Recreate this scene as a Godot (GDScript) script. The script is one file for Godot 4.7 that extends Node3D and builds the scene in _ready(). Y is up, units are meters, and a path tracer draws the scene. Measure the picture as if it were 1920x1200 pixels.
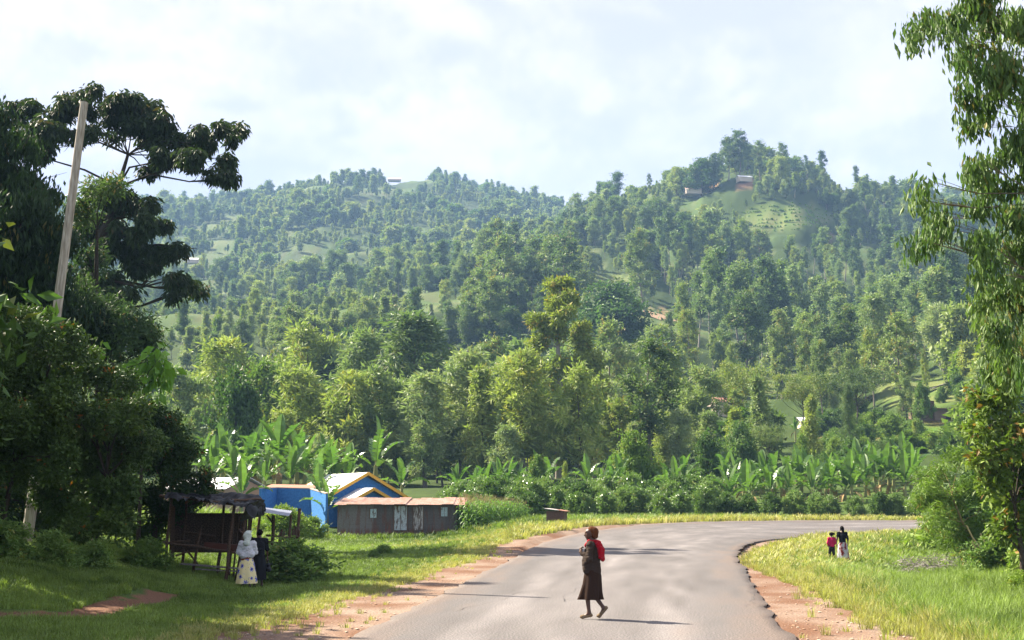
extends Node3D

# ---------------------------------------------------------------- camera model (photograph 1920 x 1200, level line at row 955)
const FOCAL := 2300.0
const EYE := 1.95
var tilt := atan(355.0 / 2300.0)

func ray_slope(py: float) -> float:
	return tan(tilt + atan((600.0 - py) / FOCAL))

# a photo pixel at a known distance (metres ahead) as a point
func spot(px: float, py: float, d: float) -> Vector3:
	var v := (600.0 - py) / FOCAL
	var x := (px - 960.0) / FOCAL * d / (cos(tilt) - sin(tilt) * v)
	return Vector3(x, EYE + d * ray_slope(py), -d)

# a pixel column at a distance, standing on the terrain
func stand(px: float, d: float) -> Vector3:
	var x := (px - 960.0) / FOCAL * d * 1.0
	return Vector3(x, land(x, d), -d)

# the place near a guessed distance where the ground of a column shows at a given row
func slope_spot(px: float, py: float, guess: float) -> Vector3:
	var best := 1e9
	var at := guess
	for i in 81:
		var d := guess * lerpf(0.7, 1.4, i / 80.0)
		var p := stand(px, d)
		var miss := absf(row_of(p.y, d) - py) + absf(d / guess - 1.0) * 25.0
		if miss < best:
			best = miss; at = d
	return stand(px, at)

func row_of(y: float, d: float) -> float:
	return 600.0 - FOCAL * tan(atan((y - EYE) / d) - tilt)

# ---------------------------------------------------------------- mesh collector
class Geo:
	var v := PackedVector3Array()
	var n := PackedVector3Array()
	var c := PackedColorArray()
	var u := PackedVector2Array()
	var col := Color(1, 1, 1)
	var with_uv := false
	func tri(a: Vector3, b: Vector3, d: Vector3) -> void:
		var m := (d - a).cross(b - a).normalized()
		v.push_back(a); v.push_back(b); v.push_back(d)
		n.push_back(m); n.push_back(m); n.push_back(m)
		c.push_back(col); c.push_back(col); c.push_back(col)
	func quad(a: Vector3, b: Vector3, d: Vector3, e: Vector3) -> void:
		tri(a, b, d); tri(a, d, e)
	func box(t: Transform3D, s: Vector3) -> void:
		var h := s * 0.5
		var p := []
		for k in 8:
			p.push_back(t * Vector3(h.x if k & 1 else -h.x, h.y if k & 2 else -h.y, h.z if k & 4 else -h.z))
		for f in [[0, 2, 3, 1], [5, 7, 6, 4], [4, 6, 2, 0], [1, 3, 7, 5], [2, 6, 7, 3], [4, 0, 1, 5]]:
			quad(p[f[0]], p[f[1]], p[f[2]], p[f[3]])
	func beam(a: Vector3, b: Vector3, w: float, h: float) -> void:
		var z := (b - a).normalized()
		var x := Vector3.UP.cross(z)
		x = x.normalized() if x.length() > 0.2 else (Vector3.RIGHT - z * z.x).normalized()
		box(Transform3D(Basis(x, z.cross(x), z), (a + b) * 0.5), Vector3(w, h, a.distance_to(b)))
	# smooth tube along points
	func tube(pts: Array, radii: Array, sides: int, cap := true) -> void:
		var rings := []
		var norms := []
		var side := Vector3.RIGHT
		for i in pts.size():
			var a: Vector3 = pts[maxi(i - 1, 0)]
			var b: Vector3 = pts[mini(i + 1, pts.size() - 1)]
			var z := (b - a).normalized()
			side = (side - z * side.dot(z))
			if side.length() < 0.05:
				side = Vector3.FORWARD - z * Vector3.FORWARD.dot(z)
			side = side.normalized()
			var other := z.cross(side)
			var ring := PackedVector3Array()
			var nr := PackedVector3Array()
			for k in sides:
				var g := TAU * k / sides
				var o := side * cos(g) + other * sin(g)
				ring.push_back(pts[i] + o * radii[i]); nr.push_back(o)
			rings.push_back(ring); norms.push_back(nr)
		for i in pts.size() - 1:
			for k in sides:
				var j := (k + 1) % sides
				for q in [[0, k], [1, j], [0, j], [0, k], [1, k], [1, j]]:
					v.push_back(rings[i + q[0]][q[1]]); n.push_back(norms[i + q[0]][q[1]]); c.push_back(col)
		if cap:
			for e in [[0, 1], [pts.size() - 1, 0]]:
				for k in sides:
					var j := (k + 1) % sides
					if e[1]:
						tri(pts[e[0]], rings[e[0]][k], rings[e[0]][j])
					else:
						tri(pts[e[0]], rings[e[0]][j], rings[e[0]][k])
	# smooth grid of points [row][column]
	func sheet(rows: Array, cols: Array = []) -> void:
		var h := rows.size()
		var w: int = rows[0].size()
		var nn := []
		for i in h:
			var r := PackedVector3Array()
			for j in w:
				var a: Vector3 = rows[mini(i + 1, h - 1)][j] - rows[maxi(i - 1, 0)][j]
				var b: Vector3 = rows[i][mini(j + 1, w - 1)] - rows[i][maxi(j - 1, 0)]
				r.push_back(a.cross(b).normalized())
			nn.push_back(r)
		for i in h - 1:
			for j in w - 1:
				for q in [[0, 0], [0, 1], [1, 1], [0, 0], [1, 1], [1, 0]]:
					v.push_back(rows[i + q[0]][j + q[1]]); n.push_back(nn[i + q[0]][j + q[1]])
					c.push_back(cols[i + q[0]][j + q[1]] if cols else col)
	func add(t: Transform3D, av: PackedVector3Array, an: PackedVector3Array, tint: Color) -> void:
		v.append_array(t * av)
		n.append_array(Transform3D(t.basis.orthonormalized(), Vector3.ZERO) * an)
		var cc := PackedColorArray()
		cc.resize(av.size()); cc.fill(tint)
		c.append_array(cc)
	# turn every face to the side its normals look to
	func align() -> void:
		for i in range(0, v.size(), 3):
			if (v[i + 2] - v[i]).cross(v[i + 1] - v[i]).dot(n[i] + n[i + 1] + n[i + 2]) < 0.0:
				var a := v[i + 1]; v[i + 1] = v[i + 2]; v[i + 2] = a
				a = n[i + 1]; n[i + 1] = n[i + 2]; n[i + 2] = a
				var b := c[i + 1]; c[i + 1] = c[i + 2]; c[i + 2] = b
				if u.size() == v.size():
					var e := u[i + 1]; u[i + 1] = u[i + 2]; u[i + 2] = e
	func mesh() -> ArrayMesh:
		var m := ArrayMesh.new()
		var a := []
		a.resize(Mesh.ARRAY_MAX)
		a[Mesh.ARRAY_VERTEX] = v
		a[Mesh.ARRAY_NORMAL] = n
		a[Mesh.ARRAY_COLOR] = c
		if u.size() == v.size():
			a[Mesh.ARRAY_TEX_UV] = u
		m.add_surface_from_arrays(Mesh.PRIMITIVE_TRIANGLES, a)
		return m

# ---------------------------------------------------------------- scene helpers
var taken := {}
func numbered(called: String) -> String:
	if not taken.has(called):
		taken[called] = 0
		return called
	taken[called] += 1
	return "%s_%03d" % [called, taken[called]]

func thing(called: String, label: String, category: String, at := Vector3.ZERO, turn := 0.0, group := "") -> Node3D:
	var o := Node3D.new()
	o.name = numbered(called)
	add_child(o)
	o.position = at
	o.rotation.y = turn
	o.set_meta("label", label)
	o.set_meta("category", category)
	if group:
		o.set_meta("group", group)
	return o

func part(parent: Node3D, called: String, m: Mesh, mat: Material, t := Transform3D()) -> MeshInstance3D:
	var o := MeshInstance3D.new()
	o.name = called
	o.mesh = m
	o.material_override = mat
	o.transform = t
	parent.add_child(o, true)
	return o

func struct(called: String, m: Mesh, mat: Material) -> MeshInstance3D:
	var o := part(self, numbered(called), m, mat)
	o.set_meta("kind", "structure")
	return o

func stuff(called: String, label: String, category: String, m: Mesh, mat: Material, where: Array, tints: Array, parent: Node3D = self) -> MultiMeshInstance3D:
	var mm := MultiMesh.new()
	mm.transform_format = MultiMesh.TRANSFORM_3D
	mm.use_colors = true
	mm.mesh = m
	mm.instance_count = where.size()
	var buf := PackedFloat32Array()
	buf.resize(where.size() * 16)
	for i in where.size():
		var t: Transform3D = where[i]
		var k: Color = tints[i]
		var o := i * 16
		buf[o] = t.basis.x.x; buf[o + 1] = t.basis.y.x; buf[o + 2] = t.basis.z.x; buf[o + 3] = t.origin.x
		buf[o + 4] = t.basis.x.y; buf[o + 5] = t.basis.y.y; buf[o + 6] = t.basis.z.y; buf[o + 7] = t.origin.y
		buf[o + 8] = t.basis.x.z; buf[o + 9] = t.basis.y.z; buf[o + 10] = t.basis.z.z; buf[o + 11] = t.origin.z
		buf[o + 12] = k.r; buf[o + 13] = k.g; buf[o + 14] = k.b; buf[o + 15] = 1.0
	mm.buffer = buf
	var mi := MultiMeshInstance3D.new()
	mi.name = numbered(called) if parent == self else called
	mi.multimesh = mm
	mi.material_override = mat
	parent.add_child(mi, true)
	mi.set_meta("kind", "stuff")
	if parent == self:
		mi.set_meta("label", label)
		mi.set_meta("category", category)
	return mi

func lin(r: float, g: float, b: float) -> Color:
	return Color(r, g, b).linear_to_srgb()

var mats := {}
func paint(key: String, base: Color, rough := 0.8, spec := 0.35, vertex := true) -> StandardMaterial3D:
	if not mats.has(key):
		var m := StandardMaterial3D.new()
		m.resource_name = key
		m.albedo_color = base.linear_to_srgb()
		m.roughness = rough
		m.metallic_specular = spec
		m.vertex_color_use_as_albedo = vertex
		mats[key] = m
	return mats[key]

func leafy(key: String, base: Color, through: Color, rough := 0.55, spec := 0.35) -> StandardMaterial3D:
	var m := paint(key, base, rough, spec)
	m.backlight_enabled = true
	m.backlight = through.linear_to_srgb()
	return m

func noise_tex(freq: float, lo: Color, hi: Color, octaves := 4, size := 512, sd := 3, kind := FastNoiseLite.TYPE_SIMPLEX_SMOOTH) -> NoiseTexture2D:
	var f := FastNoiseLite.new()
	f.noise_type = kind
	f.seed = sd
	f.frequency = freq
	f.fractal_octaves = octaves
	var t := NoiseTexture2D.new()
	t.width = size; t.height = size
	t.seamless = true
	t.noise = f
	var g := Gradient.new()
	g.set_color(0, lo); g.set_color(1, hi)
	t.color_ramp = g
	return t

func grain(m: StandardMaterial3D, t: Texture2D, per_metre: float, world := true) -> StandardMaterial3D:
	m.albedo_texture = t
	m.uv1_triplanar = true
	m.uv1_world_triplanar = world
	m.uv1_scale = Vector3.ONE * per_metre
	return m

func relief(m: StandardMaterial3D, t: Texture2D, cm: float) -> void:
	m.heightmap_enabled = true
	m.heightmap_texture = t
	m.heightmap_scale = cm

func jitter(rng: RandomNumberGenerator, s: float) -> Vector3:
	return Vector3(rng.randf_range(-s, s), rng.randf_range(-s, s), rng.randf_range(-s, s))

func ball_dir(rng: RandomNumberGenerator) -> Vector3:
	var z := rng.randf_range(-1, 1)
	var a := rng.randf() * TAU
	var r := sqrt(1 - z * z)
	return Vector3(r * cos(a), z, r * sin(a))

func shade_of(c: Color, k: float) -> Color:
	return Color(c.r * k, c.g * k, c.b * k)

func basis_up(up: Vector3, spin: float) -> Basis:
	var y := up.normalized()
	var x := Vector3.RIGHT if absf(y.x) < 0.8 else Vector3.FORWARD
	x = (x - y * x.dot(y)).normalized()
	return Basis(x, y, x.cross(y)) * Basis(Vector3.UP, spin)

func _ready() -> void:
	# ---- camera, sky, sun, haze, exposure
	var cam := Camera3D.new()
	cam.name = "camera"
	cam.position = Vector3(0, EYE, 0)
	cam.rotation.x = tilt
	cam.fov = rad_to_deg(2.0 * atan(600.0 / FOCAL))
	cam.near = 0.1
	cam.far = 8000.0
	cam.current = true
	add_child(cam)
	var env := Environment.new()
	env.background_mode = Environment.BG_SKY
	env.sky = Sky.new()
	env.sky.sky_material = cloudy_sky()
	env.background_energy_multiplier = 1.0
	env.tonemap_mode = Environment.TONE_MAPPER_LINEAR
	env.tonemap_exposure = 5.0
	env.fog_enabled = true
	env.fog_density = 0.00022
	env.fog_light_color = lin(0.34, 0.58, 1.0)
	env.sdfgi_enabled = true
	env.ssao_enabled = true
	env.ssil_enabled = true
	var we := WorldEnvironment.new()
	we.name = "world"
	we.environment = env
	add_child(we)
	var sun := DirectionalLight3D.new()
	sun.name = "sun"
	sun.light_energy = 1.6
	sun.light_color = Color(1.0, 0.955, 0.87)
	sun.light_angular_distance = 0.6
	sun.shadow_enabled = true
	add_child(sun)
	var to_sun := Vector3(-1.55, 1.6, -0.95).normalized()
	sun.basis = Basis.looking_at(-to_sun, Vector3.UP)
	# ---- the setting
	lay_out_land()
	lay_out_road()
	build_ground()
	build_road()
	make_kinds()
	make_banana()
	build_pole()
	build_shack()
	build_blue_house()
	build_small_buildings()
	build_stall()
	build_far_poles()
	build_people()
	build_left_growth()
	build_right_growth()
	build_hedge()
	build_trees()
	build_grass()
	build_stones()

func cloudy_sky() -> PanoramaSkyMaterial:
	var w := 1536
	var h := 768
	var im := Image.create(w, h, false, Image.FORMAT_RGBF)
	var nz := FastNoiseLite.new()
	nz.seed = 14; nz.frequency = 1.0; nz.fractal_octaves = 5
	nz.domain_warp_enabled = true
	nz.domain_warp_amplitude = 0.6
	nz.domain_warp_frequency = 0.4
	var cloud := Color(0.25, 0.224, 0.234)
	var blue := Color(0.17, 0.16, 0.192)
	im.fill(Color(0.1, 0.1, 0.09))
	for y in h / 2 + 1:
		var el := PI * 0.5 - PI * (y + 0.5) / h
		var up := sin(maxf(el, 0.0))
		for x in w:
			var az := TAU * (x + 0.5) / w
			var dir := Vector3(sin(az), 0, cos(az)) * cos(el)
			var k := 1.0 / (up + 0.22)
			var n := nz.get_noise_3d(dir.x * k * 0.62, up * 0.6, dir.z * k * 0.62)
			var m := nz.get_noise_3d(dir.x * k * 2.2 + 9.0, up * 4.0, dir.z * k * 2.2)
			var t := clampf(0.5 + 2.3 * n + 0.7 * m, 0, 1)
			t = t * t * (3 - 2 * t)
			var c := blue.lerp(cloud, t)
			c = c.lerp(Color(0.235, 0.21, 0.217), exp(-up * 12.0) * 0.6)
			im.set_pixel(x, y, c)
	var sky := PanoramaSkyMaterial.new()
	sky.panorama = ImageTexture.create_from_image(im)
	return sky

# ---------------------------------------------------------------- the lie of the land
# near ground: heights (m) by photo column and distance
var near_u := [-1500.0, -600.0, 0.0, 200.0, 350.0, 500.0, 650.0, 800.0, 960.0, 1300.0, 1500.0, 1620.0, 1720.0, 1920.0, 2300.0, 3400.0]
var near_d := [0.0, 12.0, 18.0, 22.0, 26.0, 34.0, 50.0, 70.0, 82.0, 95.0, 112.0, 130.0]
var near_e := [
	[0.0, 0, 0, 0, 0, 0, 0, 0, 0, 0, 0, 0, 0, 0, 0, 0],
	[0.8, 0.4, 0.1, 0, 0, 0, 0, 0, 0, 0, 0, 0, 0, 0, 0.1, 0.2],
	[1.6, 0.8, 0.05, 0.0, -0.03, -0.03, 0, 0, 0, 0, 0, 0, 0.02, 0.05, 0.1, 0.3],
	[2.2, 1.4, 0.45, 0.12, 0.02, -0.03, -0.02, 0, 0, 0, 0, 0, 0, 0.02, 0.2, 0.5],
	[2.8, 2.0, 0.85, 0.45, 0.06, -0.12, -0.06, 0, 0, 0, 0, -0.02, 0, 0.05, 0.3, 0.8],
	[3.4, 2.4, 0.95, 0.62, 0.26, -0.14, -0.1, -0.05, 0, 0.02, -0.12, -0.2, -0.2, 0.1, 0.6, 1.2],
	[4, 3, 1.8, 1.4, 0.9, 0.2, 0.0, 0.05, 0.2, 0.2, -0.35, -0.5, -0.55, 0.1, 0.8, 1.6],
	[4.5, 3.4, 2.5, 1.9, 1.3, 0.5, 0.0, 0.1, 0.6, 0.28, 0.15, 0.15, 0.1, 0.2, 0.8, 2],
	[5, 3.6, 2.7, 2.1, 1.5, 0.7, 0.08, 0.12, 1.0, 1.15, 1.0, 0.8, 0.5, 0.5, 0.8, 2],
	[6, 4.4, 3.2, 2.6, 2.0, 1.3, 0.95, 1.0, 1.35, 1.42, 1.4, 1.4, 1.35, 1.3, 1.4, 2.5],
	[8, 6, 4.5, 4.0, 3.6, 3.1, 2.2, 1.8, 1.9, 1.95, 2.4, 2.9, 3.1, 3.2, 3.4, 4],
	[10, 8, 6, 5.5, 5, 4.4, 3.4, 2.8, 2.7, 2.9, 3.6, 4.6, 5.4, 5.6, 6, 7],
]
# far ground: distance and photo row of the bare ground, by photo column
var far_u := [-900.0, -300.0, 300.0, 450.0, 600.0, 800.0, 1000.0, 1150.0, 1280.0, 1400.0, 1500.0, 1600.0, 1700.0, 1820.0, 2200.0, 3000.0]
var far_k := [
	[[112, 920], [180, 850], [300, 720], [420, 620], [520, 600], [800, 500], [1200, 420], [1600, 430], [3200, 440]],
	[[112, 930], [180, 860], [300, 730], [420, 630], [520, 610], [800, 510], [1200, 420], [1600, 420], [3200, 440]],
	[[112, 925], [180, 880], [250, 790], [350, 655], [420, 605], [520, 640], [700, 560], [850, 505], [1000, 455], [1200, 410], [1450, 392], [1800, 430], [3200, 440]],
	[[112, 928], [180, 885], [250, 790], [350, 660], [420, 605], [520, 635], [700, 550], [850, 500], [1000, 440], [1200, 395], [1350, 385], [1800, 430], [3200, 440]],
	[[112, 930], [180, 885], [250, 790], [350, 665], [430, 595], [520, 610], [700, 540], [850, 490], [1000, 420], [1130, 365], [1230, 345], [1400, 390], [1800, 430], [3200, 440]],
	[[112, 932], [180, 885], [250, 790], [350, 680], [450, 585], [550, 555], [700, 525], [850, 485], [1000, 430], [1200, 365], [1350, 338], [1500, 360], [1800, 420], [3200, 440]],
	[[112, 936], [180, 880], [250, 790], [350, 690], [450, 585], [550, 510], [650, 470], [800, 470], [1000, 440], [1200, 400], [1400, 378], [1800, 420], [3200, 440]],
	[[112, 936], [180, 875], [250, 780], [350, 680], [450, 598], [550, 520], [650, 445], [750, 388], [850, 400], [1200, 430], [1800, 440], [3200, 440]],
	[[112, 934], [180, 870], [250, 780], [350, 680], [450, 600], [550, 520], [640, 430], [720, 355], [800, 375], [1200, 430], [1800, 440], [3200, 440]],
	[[112, 928], [180, 862], [250, 780], [350, 690], [450, 610], [550, 520], [620, 435], [680, 352], [720, 318], [800, 335], [1200, 420], [1800, 440], [3200, 440]],
	[[112, 920], [180, 850], [250, 770], [350, 690], [450, 610], [540, 520], [600, 445], [660, 372], [710, 325], [800, 345], [1200, 430], [1800, 440], [3200, 440]],
	[[112, 910], [180, 830], [250, 755], [350, 690], [450, 610], [550, 530], [620, 462], [680, 400], [730, 355], [820, 380], [1200, 430], [1800, 440], [3200, 440]],
	[[112, 900], [150, 850], [185, 800], [230, 740], [350, 675], [450, 605], [550, 540], [620, 480], [680, 425], [740, 385], [820, 390], [1200, 430], [1800, 440], [3200, 440]],
	[[112, 895], [150, 850], [185, 795], [230, 722], [350, 655], [450, 600], [550, 535], [650, 470], [720, 430], [820, 410], [1200, 400], [1800, 440], [3200, 440]],
	[[112, 890], [185, 795], [230, 722], [350, 655], [450, 600], [650, 480], [820, 430], [1200, 400], [1800, 440], [3200, 440]],
	[[112, 880], [230, 740], [450, 620], [820, 470], [1200, 430], [1800, 450], [3200, 450]],
]
var far_t := []
var far_d := []
var bumps := FastNoiseLite.new()
var patches := FastNoiseLite.new()

func smooth_in(list: Array, x: float) -> float:
	for i in range(1, list.size()):
		if x <= list[i][0] or i == list.size() - 1:
			var i0 := maxi(i - 2, 0)
			var i3 := mini(i + 1, list.size() - 1)
			var h: float = list[i][0] - list[i - 1][0]
			var t: float = clampf((x - list[i - 1][0]) / h, 0, 1)
			var m1: float = (list[i][1] - list[i0][1]) / (list[i][0] - list[i0][0]) * h
			var m2: float = (list[i3][1] - list[i - 1][1]) / (list[i3][0] - list[i - 1][0]) * h
			var t2 := t * t
			var t3 := t2 * t
			return (2 * t3 - 3 * t2 + 1) * list[i - 1][1] + (t3 - 2 * t2 + t) * m1 + (3 * t2 - 2 * t3) * list[i][1] + (t3 - t2) * m2
	return list[0][1]

func lay_out_land() -> void:
	bumps.seed = 5; bumps.frequency = 0.02; bumps.fractal_octaves = 4
	patches.seed = 9; patches.frequency = 0.05; patches.fractal_octaves = 4
	var d := 90.0
	while d < 3300.0:
		far_d.push_back(d)
		d *= 1.04
	for k in far_k:
		var list := []
		for q in k:
			list.push_back([q[0], EYE + q[0] * ray_slope(q[1])])
		var col := PackedFloat32Array()
		for q in far_d:
			col.push_back(smooth_in(list, q))
		far_t.push_back(col)

func find(list: Array, x: float) -> int:
	var lo := 0
	var hi := list.size() - 1
	while hi - lo > 1:
		var m := (lo + hi) / 2
		if list[m] <= x:
			lo = m
		else:
			hi = m
	return lo

func soft(t: float) -> float:
	t = clampf(t, 0, 1)
	return t * t * (3 - 2 * t)

func land_bare(x: float, d: float) -> float:
	var dist := d if d > 0.5 else 0.5
	var u := 960.0 + FOCAL * x / dist
	if d < 0.5:
		u = 960.0
	var e_near := 0.0
	var e_far := 0.0
	if d < 130.0:
		var uu := clampf(u, -1500, 3400)
		if d < 18.0:
			uu = clampf(lerpf(960.0 + FOCAL * x / 18.0, u, clampf(d / 18.0, 0, 1)), -1500, 3400)
		var i := find(near_u, uu)
		var j := find(near_d, clampf(d, 0, 129.9))
		var s := soft((uu - near_u[i]) / (near_u[i + 1] - near_u[i]))
		var t := clampf((d - near_d[j]) / (near_d[j + 1] - near_d[j]), 0, 1)
		e_near = lerpf(lerpf(near_e[j][i], near_e[j][i + 1], s), lerpf(near_e[j + 1][i], near_e[j + 1][i + 1], s), t)
	if d > 96.0:
		var uu := clampf(u, -899, 2999)
		var i := find(far_u, uu)
		var s := soft((uu - far_u[i]) / (far_u[i + 1] - far_u[i]))
		var k := clampf(log(d / 90.0) / log(1.04), 0, far_d.size() - 1.001)
		var j := int(k)
		var t := k - j
		e_far = lerpf(lerpf(far_t[i][j], far_t[i + 1][j], s), lerpf(far_t[i][j + 1], far_t[i + 1][j + 1], s), t)
		e_far += bumps.get_noise_2d(x, d) * minf(0.02 * (d - 96.0), 6.0)
	var w := soft((d - 98.0) / 28.0)
	return lerpf(e_near, e_far, w) if d < 130.0 else e_far

# road cross-sections: left edge and right edge as (x, ahead, height)
var road_pairs := [
	[Vector3(-5.2, -25, 0), Vector3(1.4, -25, 0)], [Vector3(-3.9, 0, 0), Vector3(2.7, 0, 0)], [Vector3(-2.5, 18, 0.03), Vector3(4.1, 18, 0.03)],
	[Vector3(-1.4, 32, 0.02), Vector3(6.2, 32, 0.03)], [Vector3(0.0, 46, 0.17), Vector3(8.0, 44, 0.17)], [Vector3(1.2, 56, 0.38), Vector3(9.3, 51, 0.24)],
	[Vector3(3.3, 64, 0.7), Vector3(10.6, 57, 0.28)], [Vector3(7.2, 72, 1.04), Vector3(12.6, 64, 0.3)], [Vector3(11.4, 77, 1.18), Vector3(15.2, 70, 0.32)],
	[Vector3(19.5, 83, 1.23), Vector3(20.3, 77, 0.38)], [Vector3(28.7, 87, 1.2), Vector3(27.5, 81, 0.5)], [Vector3(40, 90, 1.2), Vector3(39.5, 84, 0.65)],
	[Vector3(80, 95, 1.2), Vector3(80, 89, 0.9)], [Vector3(160, 100, 1.6), Vector3(160, 94, 1.4)],
]
var road_l := PackedVector3Array()
var road_r := PackedVector3Array()

func lay_out_road() -> void:
	var n := road_pairs.size()
	for i in n - 1:
		var steps := 10
		for k in steps:
			var t := float(k) / steps
			for s in 2:
				var p: Vector3 = road_pairs[i][s].cubic_interpolate(road_pairs[i + 1][s], road_pairs[maxi(i - 1, 0)][s], road_pairs[mini(i + 2, n - 1)][s], t)
				if s == 0:
					road_l.push_back(p)
				else:
					road_r.push_back(p)
	road_l.push_back(road_pairs[n - 1][0]); road_r.push_back(road_pairs[n - 1][1])

# (metres outside the asphalt: negative inside; side -1 left / outer, +1 right / inner; height of the road there; distance along)
func by_road(x: float, d: float) -> Array:
	var best := 1e9
	var at := 0
	for i in road_l.size():
		var cx := (road_l[i].x + road_r[i].x) * 0.5 - x
		var cd := (road_l[i].y + road_r[i].y) * 0.5 - d
		var q := cx * cx + cd * cd
		if q < best:
			best = q; at = i
	var res := [99.0, 1.0, 0.0]
	var near := 1e9
	for i in [maxi(at - 1, 0), mini(at, road_l.size() - 2)]:
		var c0 := Vector2(road_l[i].x + road_r[i].x, road_l[i].y + road_r[i].y) * 0.5
		var c1 := Vector2(road_l[i + 1].x + road_r[i + 1].x, road_l[i + 1].y + road_r[i + 1].y) * 0.5
		var p := Vector2(x, d)
		var t := clampf((p - c0).dot(c1 - c0) / (c1 - c0).length_squared(), 0, 1)
		var q := (c0.lerp(c1, t) - p).length()
		if q < near:
			near = q
			var l := road_l[i].lerp(road_l[i + 1], t)
			var r := road_r[i].lerp(road_r[i + 1], t)
			var lr := Vector2(r.x - l.x, r.y - l.y)
			var w := lr.length()
			var s := (p - Vector2(l.x, l.y)).dot(lr) / (w * w)
			res = [maxf(-s, s - 1) * w, -1.0 if s < 0.5 else 1.0, lerpf(l.z, r.z, clampf(s, 0, 1)), i + t, s]
	return res

func land(x: float, d: float) -> float:
	var e := land_bare(x, d)
	if d < 108.0 and d > -30.0 and x > -14.0:
		var r := by_road(x, d)
		if r[0] < 6.0:
			e = lerpf(r[2] - 0.05, e, soft(r[0] / 6.0))
			if r[0] < -0.3:
				e = r[2] - 0.16
	return e

# clearings as photo ellipses (column, row, half width, half height): no trees, other ground colour
var clearings := [
	[1488, 408, 88, 27, 1], [1490, 470, 88, 42, 7], [1370, 368, 60, 22, 7], [1218, 640, 55, 62, 7], [1160, 560, 40, 30, 7], [760, 352, 55, 12, 7], [1500, 442, 80, 12, 2], [1380, 346, 50, 8, 3], [1215, 592, 45, 20, 4], [1150, 528, 40, 14, 1], [560, 489, 120, 12, 5], [350, 497, 70, 16, 5],
	[1730, 735, 85, 30, 1], [1770, 815, 80, 32, 6], [1660, 822, 70, 26, 6], [760, 338, 45, 8, 1], [500, 715, 22, 40, 1], [1560, 850, 60, 40, 6], [700, 380, 70, 10, 5],
	[880, 395, 30, 10, 5], [1480, 720, 70, 22, 1], [1250, 640, 30, 14, 6],
]
func clearing_at(u: float, py: float) -> int:
	for k in clearings:
		var a: float = (u - k[0]) / k[2]
		var b: float = (py - k[1]) / k[3]
		if a * a + b * b < 1.0:
			return k[4]
	return 0

var tone_green := Color(0.13, 0.2, 0.045)
var tone_deep := Color(0.075, 0.125, 0.028)
var tone_dry := Color(0.36, 0.32, 0.15)
var tone_dirt := Color(0.235, 0.125, 0.078)
var tone_pale := Color(0.39, 0.29, 0.225)

# foot trail of red earth on the bank
var trail := [Vector2(-11.5, 18.2), Vector2(-8.4, 20.0), Vector2(-7.4, 21.8), Vector2(-7.3, 25.0), Vector2(-7.6, 27.3)]
func ground_tone(x: float, d: float, e: float) -> Color:
	var k := patches.get_noise_2d(x * 1.6, d * 1.6)
	var f := patches.get_noise_2d(x * 9.0, d * 7.0)
	if d > 112.0:
		var u := 960.0 + FOCAL * x / d
		var py := row_of(e, d)
		match clearing_at(u + 14.0 * f, py + 5.0 * k):
			1: return Color(0.14, 0.215, 0.05).lerp(Color(0.22, 0.25, 0.08), clampf(0.5 + k + 0.4 * f + 0.6 * sin(e * 1.9 + 3.0 * k), 0, 1))
			2: return tone_dirt.lerp(tone_deep, clampf(0.45 + 1.6 * k + f, 0, 1))
			3: return Color(0.5, 0.27, 0.16)
			4: return Color(0.34, 0.3, 0.14).lerp(Color(0.36, 0.2, 0.11), clampf(0.4 + 2.0 * k + f, 0, 1))
			5: return Color(0.085, 0.135, 0.045).lerp(Color(0.13, 0.14, 0.06), clampf(0.3 + k + f, 0, 1))
			6: return Color(0.12, 0.23, 0.035).lerp(Color(0.2, 0.15, 0.06), clampf(0.3 + 1.5 * k + f, 0, 1))
		var plot := patches.get_noise_2d(x * 0.25, d * 0.25)
		if d > 260.0 and d < 1250.0 and plot < -0.16:
			return Color(0.11, 0.18, 0.05).lerp(Color(0.17, 0.2, 0.07), clampf(0.4 + 2.0 * k + 0.5 * sin(e * 1.6), 0, 1))
		return shade_of(tone_deep.lerp(tone_green, clampf(0.2 + 1.2 * k + f, 0, 1)), 0.7)
	var r := by_road(x, d)
	var out: float = r[0] + 0.5 * k + 0.35 * f
	var col := tone_deep.lerp(tone_green, clampf(0.55 + 0.9 * k + 0.5 * f, 0, 1))
	var dirt := 1.7
	var dry := 2.6
	if r[1] > 0:
		dirt = lerpf(2.1, 0.3, clampf((d - 19.0) / 22.0, 0, 1))
		dry = lerpf(2.7, 5.0, clampf((d - 24.0) / 22.0, 0, 1))
	else:
		dirt = lerpf(2.1, 0.6, clampf((d - 24.0) / 36.0, 0, 1))
		dry = 3.6 if d < 60.0 else 9.0
	if x < 0 and r[1] < 0:
		dry *= 0.75
	if out < dry:
		col = tone_dry.lerp(col, soft((out - dirt) / (dry - dirt)))
	if out < dirt:
		col = tone_dirt.lerp(tone_pale, clampf(0.58 + 1.1 * f + 0.6 * k, 0, 1))
	var best := 9.0
	for i in trail.size() - 1:
		best = minf(best, Vector2(x, d).distance_to(Geometry2D.get_closest_point_to_segment(Vector2(x, d), trail[i], trail[i + 1])))
	if best < 0.34 + 0.35 * f:
		col = tone_dirt
	if Vector2((x + 11.3) / 1.6, (d - 50.0) / 3.4).length() < 1.0 + f:
		col = tone_dirt.lerp(tone_pale, 0.4)
	if Vector2((x + 7.4) / 0.8, (d - 24.3) / 0.5).length() < 0.8 + 1.2 * f:
		col = tone_dirt
	return col

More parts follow.
